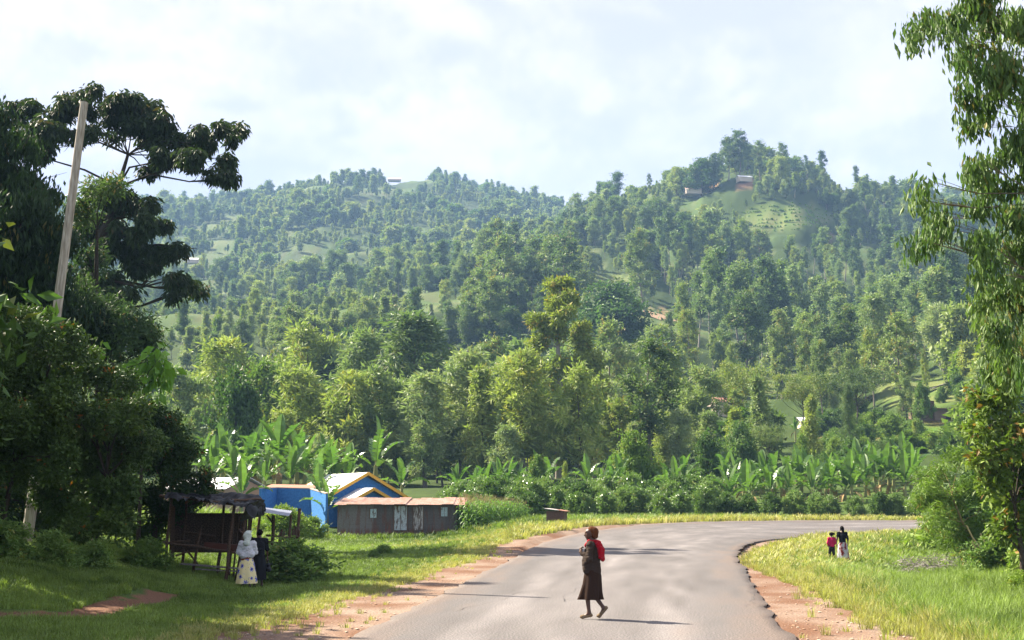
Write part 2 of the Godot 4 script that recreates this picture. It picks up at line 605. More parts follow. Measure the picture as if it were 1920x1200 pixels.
func build_ground() -> void:
	var us := []
	var a := -180.0
	while a < 180.0:
		us.push_back(deg_to_rad(a))
		a += 0.27 if absf(a) < 25.0 else (1.0 if absf(a) < 45.0 else 9.0)
	us.push_back(PI)
	var ds := [0.0, 3.0, 6.0, 9.0, 11.0]
	var d := 12.5
	while d < 3200.0:
		ds.push_back(d)
		d += maxf(0.22, (d - 12.0) * 0.014) if d < 120.0 else d * 0.018
	var rows := []
	var cols := []
	for dd in ds:
		var r := PackedVector3Array()
		var c := PackedColorArray()
		for an in us:
			var x: float = sin(an) * dd
			var z: float = cos(an) * dd
			if absf(an) < 0.9:
				x = tan(an) * dd
				z = dd
			var e := land(x, z) if z > -60.0 else 0.0
			if absf(an) > 1.0:
				e = minf(e, 4.0)
			r.push_back(Vector3(x, e, -z))
			c.push_back(ground_tone(x, z, e))
		rows.push_back(r)
		cols.push_back(c)
	# indexed smooth mesh
	var w := us.size()
	var v := PackedVector3Array()
	var cc := PackedColorArray()
	for i in rows.size():
		v.append_array(rows[i]); cc.append_array(cols[i])
	var n := PackedVector3Array()
	n.resize(v.size())
	var ix := PackedInt32Array()
	for i in rows.size():
		for j in w:
			var p := i * w + j
			var dr := v[mini(i + 1, rows.size() - 1) * w + j] - v[maxi(i - 1, 0) * w + j]
			var dc := v[i * w + mini(j + 1, w - 1)] - v[i * w + maxi(j - 1, 0)]
			var m := dc.cross(dr)
			n[p] = m.normalized() if m.length() > 1e-9 else Vector3.UP
			if n[p].y < 0:
				n[p] = -n[p]
			if i + 1 < rows.size() and j + 1 < w:
				for q in [p, p + w, p + w + 1, p, p + w + 1, p + 1]:
					ix.push_back(q)
	var m := ArrayMesh.new()
	var arr := []
	arr.resize(Mesh.ARRAY_MAX)
	arr[Mesh.ARRAY_VERTEX] = v
	arr[Mesh.ARRAY_NORMAL] = n
	arr[Mesh.ARRAY_COLOR] = cc
	arr[Mesh.ARRAY_INDEX] = ix
	m.add_surface_from_arrays(Mesh.PRIMITIVE_TRIANGLES, arr)
	var mat := paint("ground", Color(1, 1, 1), 0.95, 0.2)
	grain(mat, noise_tex(0.04, Color(0.55, 0.55, 0.55), Color(1, 1, 1), 5, 1024, 11), 0.4)
	pass
	struct("ground", m, mat)

func build_road() -> void:
	var g := Geo.new()
	var rows := []
	var cols := []
	var edge := FastNoiseLite.new()
	edge.seed = 21; edge.frequency = 0.35; edge.fractal_octaves = 4
	var sub := 5
	for i in road_l.size() - 1:
		for q in sub:
			var t := float(q) / sub
			var l := road_l[i].lerp(road_l[i + 1], t)
			var r := road_r[i].lerp(road_r[i + 1], t)
			var w := Vector2(l.x - r.x, l.y - r.y).length()
			var r_ := PackedVector3Array()
			var c_ := PackedColorArray()
			for k in 31:
				var s := (k - 1) / 28.0
				s = clampf(s, 0, 1)
				if k <= 1:
					s += 0.18 * edge.get_noise_2d(l.x, l.y) / w
				if k >= 29:
					s += 0.2 * edge.get_noise_2d(r.x + 40.0, r.y) / w
				var p := l.lerp(r, s)
				var y := p.z + 0.012 * edge.get_noise_2d(p.x * 0.5, p.y * 0.5)
				if k == 0 or k == 30:
					y -= 0.14
				r_.push_back(Vector3(p.x, y, -p.y))
				var n1 := patches.get_noise_2d(s * w * 4.0, (i + t) * 0.9)
				var n2 := patches.get_noise_2d(s * w * 22.0 + 70.0, (i + t) * 3.2)
				var base := Color(0.272, 0.248, 0.243)
				base = shade_of(base, 1.0 + 0.2 * n1 + 0.28 * n2)
				# bald wheel tracks are polished paler, red dust has blown over the rims
				var track := exp(-pow((s - 0.27) / 0.06, 2)) + exp(-pow((s - 0.48) / 0.06, 2)) + exp(-pow((s - 0.72) / 0.06, 2))
				base = shade_of(base, 1.0 + 0.2 * track * (1.0 + 2.0 * n2))
				var rim := clampf(1.0 - minf(s, 1.0 - s) * w / 1.1 + 1.2 * n2 + 0.6 * n1, 0, 1)
				base = base.lerp(Color(0.3, 0.225, 0.185), rim * 0.75)
				if k == 0 or k == 30:
					base = Color(0.2, 0.14, 0.105)
				c_.push_back(base)
			rows.push_back(r_); cols.push_back(c_)
	g.sheet(rows, cols)
	for i in g.n.size():
		if g.n[i].y < 0:
			g.n[i] = -g.n[i]
	g.align()
	var mat := paint("asphalt", Color(1, 1, 1), 0.85, 0.3)
	grain(mat, noise_tex(0.16, Color(0.34, 0.34, 0.34), Color(1.0, 1.0, 1.0), 3, 1024, 17), 0.15)
	pass
	var road := struct("road", g.mesh(), mat)
	build_cracks(road)

# thin open cracks filled with tar on the worn asphalt
func build_cracks(road: Node3D) -> void:
	var rng := RandomNumberGenerator.new()
	rng.seed = 44
	var mat := paint("tar", Color(0.09, 0.08, 0.075), 0.7, 0.4, false)
	for k in [[860, 24.0, 985, 30.0], [1110, 36.0, 1040, 26.0], [1395, 25.0, 1400, 33.0], [1010, 47.0, 1150, 50.0]]:
		var a := stand(k[0], k[1])
		var b := stand(k[2], k[3])
		var g := Geo.new()
		var prev := a
		var side := (b - a).cross(Vector3.UP).normalized()
		var n := 14
		var last := Vector3.ZERO
		for i in n + 1:
			var p := a.lerp(b, float(i) / n) + side * rng.randf_range(-0.13, 0.13)
			var r := by_road(p.x, -p.z)
			p.y = r[2] + 0.017
			var w := rng.randf_range(0.003, 0.009)
			if i > 0:
				var s2 := (p - prev).cross(Vector3.UP).normalized()
				var q1 := prev - s2 * w
				var q2 := prev + s2 * w
				g.quad(q1, q2, p + s2 * w, p - s2 * w)
			prev = p
		part(road, "crack", g.mesh(), mat)

# ---------------------------------------------------------------- plants
# one sprig: n leaves within a unit ball; sharp leaves are two faces, cheap ones a single face
func sprig(rng: RandomNumberGenerator, n: int, length: float, width: float, droop: float, cheap := false, spread := 1.0) -> Array:
	var g := Geo.new()
	for i in n:
		var dir := ball_dir(rng)
		var base := dir * pow(rng.randf(), 0.5) * spread
		var out := (dir + ball_dir(rng) * 0.9 + Vector3.UP * 0.25).normalized()
		out = (out * (1.0 - droop) + Vector3.DOWN * droop * 1.3 + ball_dir(rng) * 0.2).normalized()
		var side := out.cross(ball_dir(rng)).normalized()
		var l := length * rng.randf_range(0.7, 1.25)
		var w := width * rng.randf_range(0.75, 1.2)
		var mid := base + out * l * 0.45
		var tip := base + out * l
		if cheap:
			g.tri(base - side * w * 0.5, base + side * w * 0.5, tip)
		else:
			var lift := out.cross(side) * w * 0.18
			g.tri(base, mid - side * w * 0.5 + lift, tip)
			g.tri(base, tip, mid + side * w * 0.5 + lift)
	return [g.v, g.n]

func profile(shape: String, t: float) -> float:
	match shape:
		"cone": return clampf(1.08 - t, 0, 1) * (0.55 + 0.45 * soft(t * 5.0))
		"egg": return sqrt(maxf(0.0, 1.0 - pow((t - 0.38) / 0.64, 2)))
		"spindle": return sqrt(maxf(0.0, 1.0 - pow((t - 0.5) / 0.54, 2))) * 0.9
		"dome": return sqrt(maxf(0.0, 1.0 - pow((t - 0.25) / 0.78, 2)))
		"flat": return 1.0 if t > 0.55 else 0.62
	return 1.0

# returns [trunk mesh, crown mesh]; H metres tall
func grow(o: Dictionary, sd: int) -> Array:
	var rng := RandomNumberGenerator.new()
	rng.seed = sd
	var sprigs := []
	for i in 5:
		sprigs.push_back(sprig(rng, o.leaves, o.leaf / o.twig, o.leaf_w / o.twig, o.get("droop", 0.2), o.get("cheap", false)))
	var h: float = o.h
	var wood := Geo.new()
	wood.col = o.get("bark", Color(0.16, 0.13, 0.1))
	var crown := Geo.new()
	var pts := []
	var rad := []
	var bend: Vector3 = Vector3(rng.randf_range(-1, 1), 0, rng.randf_range(-1, 1)) * h * o.get("bend", 0.045)
	var stem_to: float = o.get("stem", 0.94)
	for i in 9:
		var t := i / 8.0
		pts.push_back(Vector3(0, h * stem_to * t - (0.4 if i == 0 else 0.0), 0) + bend * sin(t * 2.6) + (jitter(rng, h * 0.004) if i > 0 else Vector3.ZERO))
		rad.push_back(o.r0 * (1.0 - 0.86 * t) + (o.r0 * 0.35 if i == 0 else 0.0))
	var sides: int = o.get("sides", 7)
	wood.tube(pts, rad, sides)
	var nb: int = o.boughs
	for i in nb:
		var t := (i + rng.randf()) / nb
		if o.shape == "flat":
			t = [0.3, 0.62, 0.95][i % 3] + rng.randf_range(-0.08, 0.05)
		var y: float = lerpf(o.base, 1.0, t) * h * 0.97
		var az := i * 2.39996 + rng.randf_range(-0.5, 0.5)
		var rr: float = o.w * 0.5 * profile(o.shape, t)
		var r := maxf(rr * (sqrt(rng.randf_range(0.12, 1.0)) + (rng.randf_range(0.1, 0.45) if rng.randf() < 0.16 else 0.0)) - o.br * 0.5, 0.0)
		var k: float = clampf(y / (h * stem_to), 0, 1)
		var axis: Vector3 = Vector3(0, minf(y, h * stem_to), 0) + bend * sin(k * 2.6)
		var at: Vector3 = Vector3(cos(az) * r, y, sin(az) * r) + bend * sin(k * 2.6)
		var from: Vector3 = axis - Vector3(0, minf(r * 0.55 + 0.3, y * 0.4), 0)
		from = Vector3(bend.x * sin(k * 2.2), from.y, bend.z * sin(k * 2.2))
		if r > 0.25 and i % int(o.get("limb_every", 1)) == 0:
			var lr: float = o.r0 * 0.32 * (1.0 - 0.6 * t)
			var elbow: Vector3 = from.lerp(at, 0.5) + Vector3(0, -0.08 * r, 0) + jitter(rng, 0.06 * r)
			wood.tube([from, elbow, at + Vector3(0, o.br * 0.2, 0)], [lr, lr * 0.7, lr * 0.25], 4, false)
		var tone: Color = o.a.lerp(o.b, clampf(rng.randfn(0.45, 0.3), 0, 1))
		var br: float = o.br * rng.randf_range(0.5, 1.45)
		var lump := pow(br / o.br, 1.6)
		var flat: float = o.get("squash", 0.75)
		for j in maxi(5, int(o.twigs * lump)):
			var dir := ball_dir(rng)
			if dir.y < -0.3 and rng.randf() < 0.6:
				dir.y = -dir.y
			var p: Vector3 = at + Vector3(dir.x, dir.y * flat, dir.z) * br * minf(absf(rng.randfn(0.25, 0.62)), 1.9)
			var up: Vector3 = (dir + Vector3(at.x, 0, at.z).normalized() * 0.5 + Vector3.UP * o.get("rise", 0.5)).normalized()
			if o.get("droop", 0.2) > 0.45:
				up = (Vector3.UP + dir * 0.3).normalized()
			var b := basis_up(up, rng.randf() * TAU).scaled(Vector3.ONE * o.twig * rng.randf_range(0.75, 1.2))
			var c := tone.lerp(o.a.lerp(o.b, rng.randf()), 0.35)
			if rng.randf() < o.get("young", 0.05):
				c = c.lerp(o.get("young_tone", Color(0.3, 0.27, 0.06)), 0.7)
			c = shade_of(c, rng.randf_range(0.82, 1.15))
			var s: Array = sprigs[rng.randi() % 5]
			crown.add(Transform3D(b, p), s[0], s[1], c)
	return [wood.mesh(), crown.mesh(), o.h]

# a tree or shrub whose leaf pads sit at given places: pads [centre, rx, ry, rz]; limbs run from the fork points
func padded(pads: Array, o: Dictionary, sd: int, origin: Vector3, stem: Array, stem_r: Array) -> Array:
	var rng := RandomNumberGenerator.new()
	rng.seed = sd
	var sprigs := []
	for i in 6:
		sprigs.push_back(sprig(rng, o.leaves, o.leaf / o.twig, o.leaf_w / o.twig, o.get("droop", 0.2)))
	var wood := Geo.new()
	wood.col = o.get("bark", Color(0.1, 0.08, 0.065))
	var crown := Geo.new()
	if stem:
		var pts := []
		for p in stem:
			pts.push_back(p - origin)
		wood.tube(pts, stem_r, 9)
	for pad in pads:
		var at: Vector3 = pad[0] - origin
		var rx: float = pad[1]
		var ry: float = pad[2]
		var rz: float = pad[3]
		if stem:
			var bi := 0
			var bd := 1e9
			for i in range(1, stem.size()):
				var q: Vector3 = stem[i] - origin
				var l := q.distance_to(at) + maxf(0.0, q.y - at.y) * 1.5
				if l < bd:
					bd = l; bi = i
			var from: Vector3 = stem[bi] - origin
			var lr: float = clampf(stem_r[bi] * 0.5, 0.012, 0.016 * bd + 0.02) * o.get("limb", 1.0)
			var e1 := from.lerp(at, 0.35) + Vector3(0, 0.06 * bd, 0) + jitter(rng, 0.05 * bd)
			var e2 := from.lerp(at, 0.7) + jitter(rng, 0.05 * bd)
			wood.tube([from, e1, e2, at], [lr, lr * 0.8, lr * 0.55, lr * 0.3], 5, false)
			for q in 4:
				var end := at + Vector3(rng.randf_range(-0.8, 0.8) * rx, rng.randf_range(-0.2, 0.7) * ry, rng.randf_range(-0.8, 0.8) * rz)
				wood.tube([e2, e2.lerp(end, 0.55) + jitter(rng, 0.1 * rx), end], [lr * 0.45, lr * 0.3, lr * 0.12], 4, false)
		var n := int(o.per_m3 * pow(rx * ry * rz, 0.72))
		var tone: Color = o.a.lerp(o.b, clampf(rng.randfn(0.45, 0.3), 0, 1))
		# break the pad into lobes
		var lobes := []
		for q in maxi(3, int(n / 26.0)):
			var dd := ball_dir(rng) * pow(rng.randf(), 0.4) * 0.85
			lobes.push_back([Vector3(dd.x * rx, dd.y * ry, dd.z * rz), o.a.lerp(o.b, clampf(rng.randfn(0.45, 0.3), 0, 1))])
		for j in n:
			var lobe: Array = lobes[rng.randi() % lobes.size()]
			var dir := ball_dir(rng)
			var p: Vector3 = at + lobe[0] + dir * Vector3(1, o.get("squash", 1.0), 1) * pow(rng.randf(), 0.5) * minf(minf(rx, rz), ry * 1.6) * o.get("lobe", 0.42)
			var up := (dir + Vector3.UP * 0.6).normalized()
			if o.get("droop", 0.2) > 0.45:
				up = (Vector3.UP + dir * 0.35).normalized()
			var b := basis_up(up, rng.randf() * TAU).scaled(Vector3.ONE * o.twig * rng.randf_range(0.75, 1.25))
			var c: Color = tone.lerp(lobe[1], 0.6)
			if rng.randf() < o.get("young", 0.04):
				c = c.lerp(o.get("young_tone", Color(0.3, 0.2, 0.05)), 0.75)
			var s: Array = sprigs[rng.randi() % 6]
			crown.add(Transform3D(b, p), s[0], s[1], shade_of(c, rng.randf_range(0.8, 1.18)))
	return [wood.mesh() if wood.v.size() else null, crown.mesh()]

var bark: StandardMaterial3D
var foliage := {}
var kinds := {}

func make_kinds() -> void:
	bark = paint("bark", Color(1, 1, 1), 0.9, 0.2)
	grain(bark, noise_tex(0.05, Color(0.6, 0.6, 0.6), Color(1, 1, 1), 4, 256, 31), 1.5, false)
	for k in [["plain", Color(1, 1.04, 1.1)], ["grey", Color(1.22, 1.2, 1.5)], ["yellow", Color(1.3, 1.25, 0.9)], ["deep", Color(0.6, 0.7, 0.72)]]:
		var m := StandardMaterial3D.new()
		m.resource_name = "leaves_" + k[0]
		var c: Color = k[1]
		m.albedo_color = Color(c.r / 1.3, c.g / 1.3, c.b / 1.3).linear_to_srgb()
		m.vertex_color_use_as_albedo = true
		m.roughness = 0.55
		m.metallic_specular = 0.35
		m.backlight_enabled = true
		m.backlight = lin(0.62, 0.7, 0.36)
		foliage[k[0]] = m
	var thick: StandardMaterial3D = foliage.plain.duplicate()
	thick.resource_name = "leaves_thick"
	thick.backlight = lin(0.28, 0.33, 0.14)
	foliage["thick"] = thick
	var q := 1.3
	var silky := {h = 12.0, w = 6.6, base = 0.2, shape = "egg", boughs = 30, br = 0.85, twigs = 21, leaves = 9, twig = 0.6, leaf = 0.66, leaf_w = 0.2, r0 = 0.17, a = Color(0.162, 0.228, 0.083) * q, b = Color(0.303, 0.351, 0.127) * q, young = 0.06}
	var cone := silky.duplicate()
	cone.merge({shape = "cone", w = 5.8, h = 13.0, base = 0.12, boughs = 38, br = 0.68}, true)
	var tall := {h = 24.0, w = 8.5, base = 0.3, shape = "egg", boughs = 26, br = 1.35, twigs = 22, leaves = 9, twig = 0.7, leaf = 0.75, leaf_w = 0.32, r0 = 0.3, a = Color(0.124, 0.187, 0.057) * q, b = Color(0.249, 0.301, 0.091) * q, bark = Color(0.3, 0.26, 0.21), young = 0.09, young_tone = Color(0.34, 0.24, 0.06)}
	var pole := {h = 24.0, w = 5.2, base = 0.42, shape = "spindle", boughs = 22, br = 1.15, twigs = 24, leaves = 9, twig = 0.6, leaf = 0.66, leaf_w = 0.28, r0 = 0.2, a = Color(0.127, 0.197, 0.068) * q, b = Color(0.229, 0.296, 0.099) * q, bark = Color(0.42, 0.38, 0.32), young = 0.03}
	var mango := {h = 9.0, w = 8.0, base = 0.18, shape = "dome", boughs = 42, br = 1.3, twigs = 28, leaves = 10, twig = 0.5, leaf = 0.46, leaf_w = 0.22, r0 = 0.24, a = Color(0.083, 0.153, 0.036) * q, b = Color(0.176, 0.263, 0.056) * q, stem = 0.7, young = 0.05}
	var flat := {h = 8.0, w = 9.0, base = 0.62, shape = "flat", boughs = 30, br = 1.2, twigs = 26, leaves = 9, twig = 0.45, leaf = 0.3, leaf_w = 0.11, r0 = 0.16, a = Color(0.115, 0.17, 0.055) * q, b = Color(0.2, 0.245, 0.08) * q, stem = 0.72, squash = 0.42, young = 0.05}
	var fir := {h = 13.0, w = 6.0, base = 0.1, shape = "cone", boughs = 60, br = 0.75, twigs = 26, leaves = 12, twig = 0.5, leaf = 0.36, leaf_w = 0.05, r0 = 0.18, a = Color(0.129, 0.185, 0.065) * q, b = Color(0.199, 0.263, 0.084) * q, young = 0.02, droop = 0.4}
	var bush := {h = 2.8, w = 3.4, base = 0.05, shape = "dome", boughs = 30, br = 0.55, twigs = 26, leaves = 10, twig = 0.26, leaf = 0.26, leaf_w = 0.12, r0 = 0.07, a = Color(0.094, 0.164, 0.036) * q, b = Color(0.199, 0.284, 0.065) * q, stem = 0.6, young = 0.03, limb_every = 2}
	var feather := silky.duplicate()
	feather.merge({shape = "spindle", w = 5.2, h = 14.0, base = 0.22, boughs = 38, br = 0.7, twigs = 18, leaf = 0.66, leaf_w = 0.17, rise = 1.0, bend = 0.06, bark = Color(0.3, 0.26, 0.22)}, true)
	for k in 3:
		kinds["feather%d" % k] = grow(feather, 180 + k)
		kinds["silky%d" % k] = grow(silky, 100 + k)
		kinds["pole%d" % k] = grow(pole, 130 + k)
	for k in 2:
		kinds["cone%d" % k] = grow(cone, 110 + k)
		kinds["tall%d" % k] = grow(tall, 120 + k)
		kinds["mango%d" % k] = grow(mango, 140 + k)
		kinds["flat%d" % k] = grow(flat, 150 + k)
		kinds["bush%d" % k] = grow(bush, 170 + k)
	kinds["fir0"] = grow(fir, 160)
	var glossy: StandardMaterial3D = foliage.plain.duplicate()
	glossy.resource_name = "leaves_glossy"
	glossy.roughness = 0.3
	glossy.metallic_specular = 0.55
	foliage["glossy"] = glossy
	# coarse trees for the wooded hills beyond
	for e in [["far_feather", feather, 14.0], ["far_silky", silky, 12.0], ["far_tall", tall, 22.0], ["far_mango", mango, 9.0], ["far_pole", pole, 22.0]]:
		var o: Dictionary = e[1].duplicate()
		o.merge({cheap = true, leaves = 6, twigs = 9, leaf = 1.0, leaf_w = 0.62, twig = 0.85, sides = 4, limb_every = 5, boughs = 36}, true)
		var pair := grow(o, 200 + kinds.size())
		var g := Geo.new()
		for m in pair.slice(0, 2):
			var arr: Array = m.surface_get_arrays(0)
			g.v.append_array(arr[Mesh.ARRAY_VERTEX]); g.n.append_array(arr[Mesh.ARRAY_NORMAL]); g.c.append_array(arr[Mesh.ARRAY_COLOR])
		kinds[e[0]] = [g.mesh(), o.h]

func plant_tree(called: String, label: String, category: String, kind: String, tint: String, at: Vector3, height: float, wide: float, turn: float, group: String) -> Node3D:
	var o := thing(called, label, category, at, turn, group)
	o.rotation.x = 0.05 * sin(turn * 7.0)
	o.rotation.z = 0.05 * sin(turn * 11.0 + 1.0)
	var k: float = height / kinds[kind][2]
	var t := Transform3D(Basis.from_scale(Vector3(k * wide, k, k * wide)), Vector3.ZERO)
	part(o, "trunk", kinds[kind][0], bark, t)
	part(o, "crown", kinds[kind][1], foliage[tint], t)
	return o

# -------- banana plants: a leaf is a blade with a midrib, arched and often split
func banana_leaf(rng: RandomNumberGenerator, length: float, width: float, arch: float, torn: bool) -> ArrayMesh:
	var g := Geo.new()
	var n := 12
	var tone := Color(0.075, 0.17, 0.035).lerp(Color(0.15, 0.27, 0.05), rng.randf())
	var mid := []
	var dir := Vector3(0, 1, 0)
	var p := Vector3.ZERO
	for i in n + 1:
		var t := float(i) / n
		var a := arch * t * t
		mid.push_back(p)
		p += Vector3(sin(a), cos(a), 0) * length / n
	g.col = Color(0.26, 0.34, 0.1)
	var rad := []
	for i in n + 1:
		rad.push_back(0.022 * (1.0 - 0.85 * i / n))
	g.tube(mid, rad, 4, false)
	for s in [-1.0, 1.0]:
		for i in range(2, n):
			var t0 := float(i) / n
			var t1 := float(i + 1) / n
			var w0 := width * 0.5 * pow(sin(PI * clampf((t0 - 0.1) / 0.93, 0, 1)), 0.6)
			var w1 := width * 0.5 * pow(sin(PI * clampf((t1 - 0.1) / 0.93, 0, 1)), 0.6)
			if i == n - 1:
				w1 = 0.02
			var gap := 0.0
			var fold := 0.55 + 0.12 * rng.randf()
			if torn and rng.randf() < 0.7:
				gap = rng.randf_range(0.1, 0.55)
				fold += rng.randf_range(-0.5, 0.3)
			var out0: Vector3 = Vector3(-cos(arch * t0 * t0) * fold, sin(arch * t0 * t0) * fold, s)
			out0 = out0.normalized()
			g.col = shade_of(tone, rng.randf_range(0.85, 1.15))
			var a: Vector3 = mid[i]
			var b: Vector3 = mid[i + 1]
			var c: Vector3 = b + out0 * w1 - (b - a) * gap
			var d: Vector3 = a + out0 * w0
			g.tri(a, b, c)
			g.tri(a, c, d)
	return g.mesh()

var banana_leaves := []
var banana_stem: ArrayMesh
var banana_mat: StandardMaterial3D
var stem_mat: StandardMaterial3D
var dead_mat: StandardMaterial3D
func make_banana() -> void:
	var rng := RandomNumberGenerator.new()
	rng.seed = 61
	for k in 8:
		banana_leaves.push_back(banana_leaf(rng, rng.randf_range(2.1, 2.8), rng.randf_range(0.6, 0.8), [0.25, 0.5, 0.9, 1.4, 1.9, 2.3, 0.7, 1.1][k], k > 1))
	var g := Geo.new()
	g.col = Color(0.2, 0.2, 0.08)
	g.tube([Vector3(0, -0.3, 0), Vector3(0.02, 0.6, 0), Vector3(-0.02, 1.3, 0.02), Vector3(0, 2.0, 0)], [0.19, 0.16, 0.13, 0.08], 9)
	banana_stem = g.mesh()
	banana_mat = leafy("banana_leaf", Color(0.86, 0.8, 1.05), Color(0.7, 0.8, 0.35), 0.36, 0.5)
	dead_mat = paint("dead_banana_leaf", Color(0.26, 0.18, 0.09), 0.9, 0.2, false)
	stem_mat = paint("banana_stem", Color(1, 1, 1), 0.7, 0.3)

func banana(rng: RandomNumberGenerator, at: Vector3, height: float, label: String, group: String, category := "banana plant") -> void:
	var o := thing("banana_plant", label, category, at, rng.randf() * TAU, group)
	var k := height / 4.2
	part(o, "pseudostem", banana_stem, stem_mat, Transform3D(Basis.from_scale(Vector3.ONE * k), Vector3.ZERO))
	var n := rng.randi_range(8, 9)
	for i in n:
		var rank := float(i) / n
		var pick: int = [0, 1, 6, 2, 7, 3, 3, 4, 5][i]
		var b := Basis(Vector3.UP, i * 2.4 + rng.randf_range(-0.4, 0.4)) * Basis(Vector3.FORWARD, 0.06 + rank * 1.15 + rng.randf_range(-0.12, 0.2))
		if i == n - 1:
			part(o, "dead_leaf", banana_leaves[5], dead_mat, Transform3D((b * Basis(Vector3.FORWARD, 0.7)).scaled(Vector3(0.7, 0.8, 0.5) * k), Vector3(0, k * 1.7, 0)))
			continue
		part(o, "leaf", banana_leaves[pick], banana_mat, Transform3D(b.scaled(Vector3.ONE * k * rng.randf_range(0.8, 1.05)), Vector3(0, k * (1.95 - 0.25 * rank), 0)))

# -------- grass, weeds and maize
func tuft(rng: RandomNumberGenerator, blades: int, height: float, width: float, reach: float) -> ArrayMesh:
	var g := Geo.new()
	for i in blades:
		var az := rng.randf() * TAU
		var out := Vector3(cos(az), 0, sin(az))
		var base := out * rng.randf() * reach
		var h := height * rng.randf_range(0.5, 1.15)
		var lean := rng.randf_range(0.1, 0.75)
		var side := Vector3(-out.z, 0, out.x).rotated(Vector3.UP, rng.randf_range(-0.8, 0.8)) * width * 0.5
		var mid := base + out * h * lean * 0.3 + Vector3(0, h * 0.55, 0)
		var tip := base + out * h * lean + Vector3(0, h * (1.0 - 0.25 * lean), 0)
		g.col = shade_of(Color(1, 1, 1), rng.randf_range(0.75, 1.1))
		g.tri(base - side, mid - side * 0.7, mid + side * 0.7)
		g.tri(base - side, mid + side * 0.7, base + side)
		g.tri(mid - side * 0.7, tip, mid + side * 0.7)
	return g.mesh()

func maize_mesh(rng: RandomNumberGenerator) -> ArrayMesh:
	var g := Geo.new()
	g.col = Color(0.16, 0.24, 0.06)
	g.tube([Vector3(0, -0.1, 0), Vector3(0.02, 1.0, 0), Vector3(0, 1.75, 0)], [0.018, 0.015, 0.006], 4)
	for i in 10:
		var az := i * PI + rng.randf_range(-0.7, 0.7)
		var y := 0.25 + i * 0.15
		var out := Vector3(cos(az), 0, sin(az))
		var side := Vector3(-out.z, 0, out.x)
		var l := rng.randf_range(0.5, 0.75)
		g.col = shade_of(Color(0.14, 0.25, 0.055), rng.randf_range(0.8, 1.25))
		var prev := Vector3(0, y, 0)
		var pw := 0.02
		for q in 4:
			var t := (q + 1) / 4.0
			var p := Vector3(0, y, 0) + out * l * t * 0.85 + Vector3(0, l * (0.75 * t - 0.95 * t * t), 0)
			var w: float = [0.045, 0.05, 0.035, 0.003][q]
			g.quad(prev - side * pw, p - side * w, p + side * w, prev + side * pw)
			prev = p; pw = w
	g.col = Color(0.45, 0.36, 0.2)
	for i in 5:
		var az := rng.randf() * TAU
		g.tube([Vector3(0, 1.72, 0), Vector3(cos(az) * 0.1, 2.0, sin(az) * 0.1)], [0.006, 0.003], 3, false)
	return g.mesh()

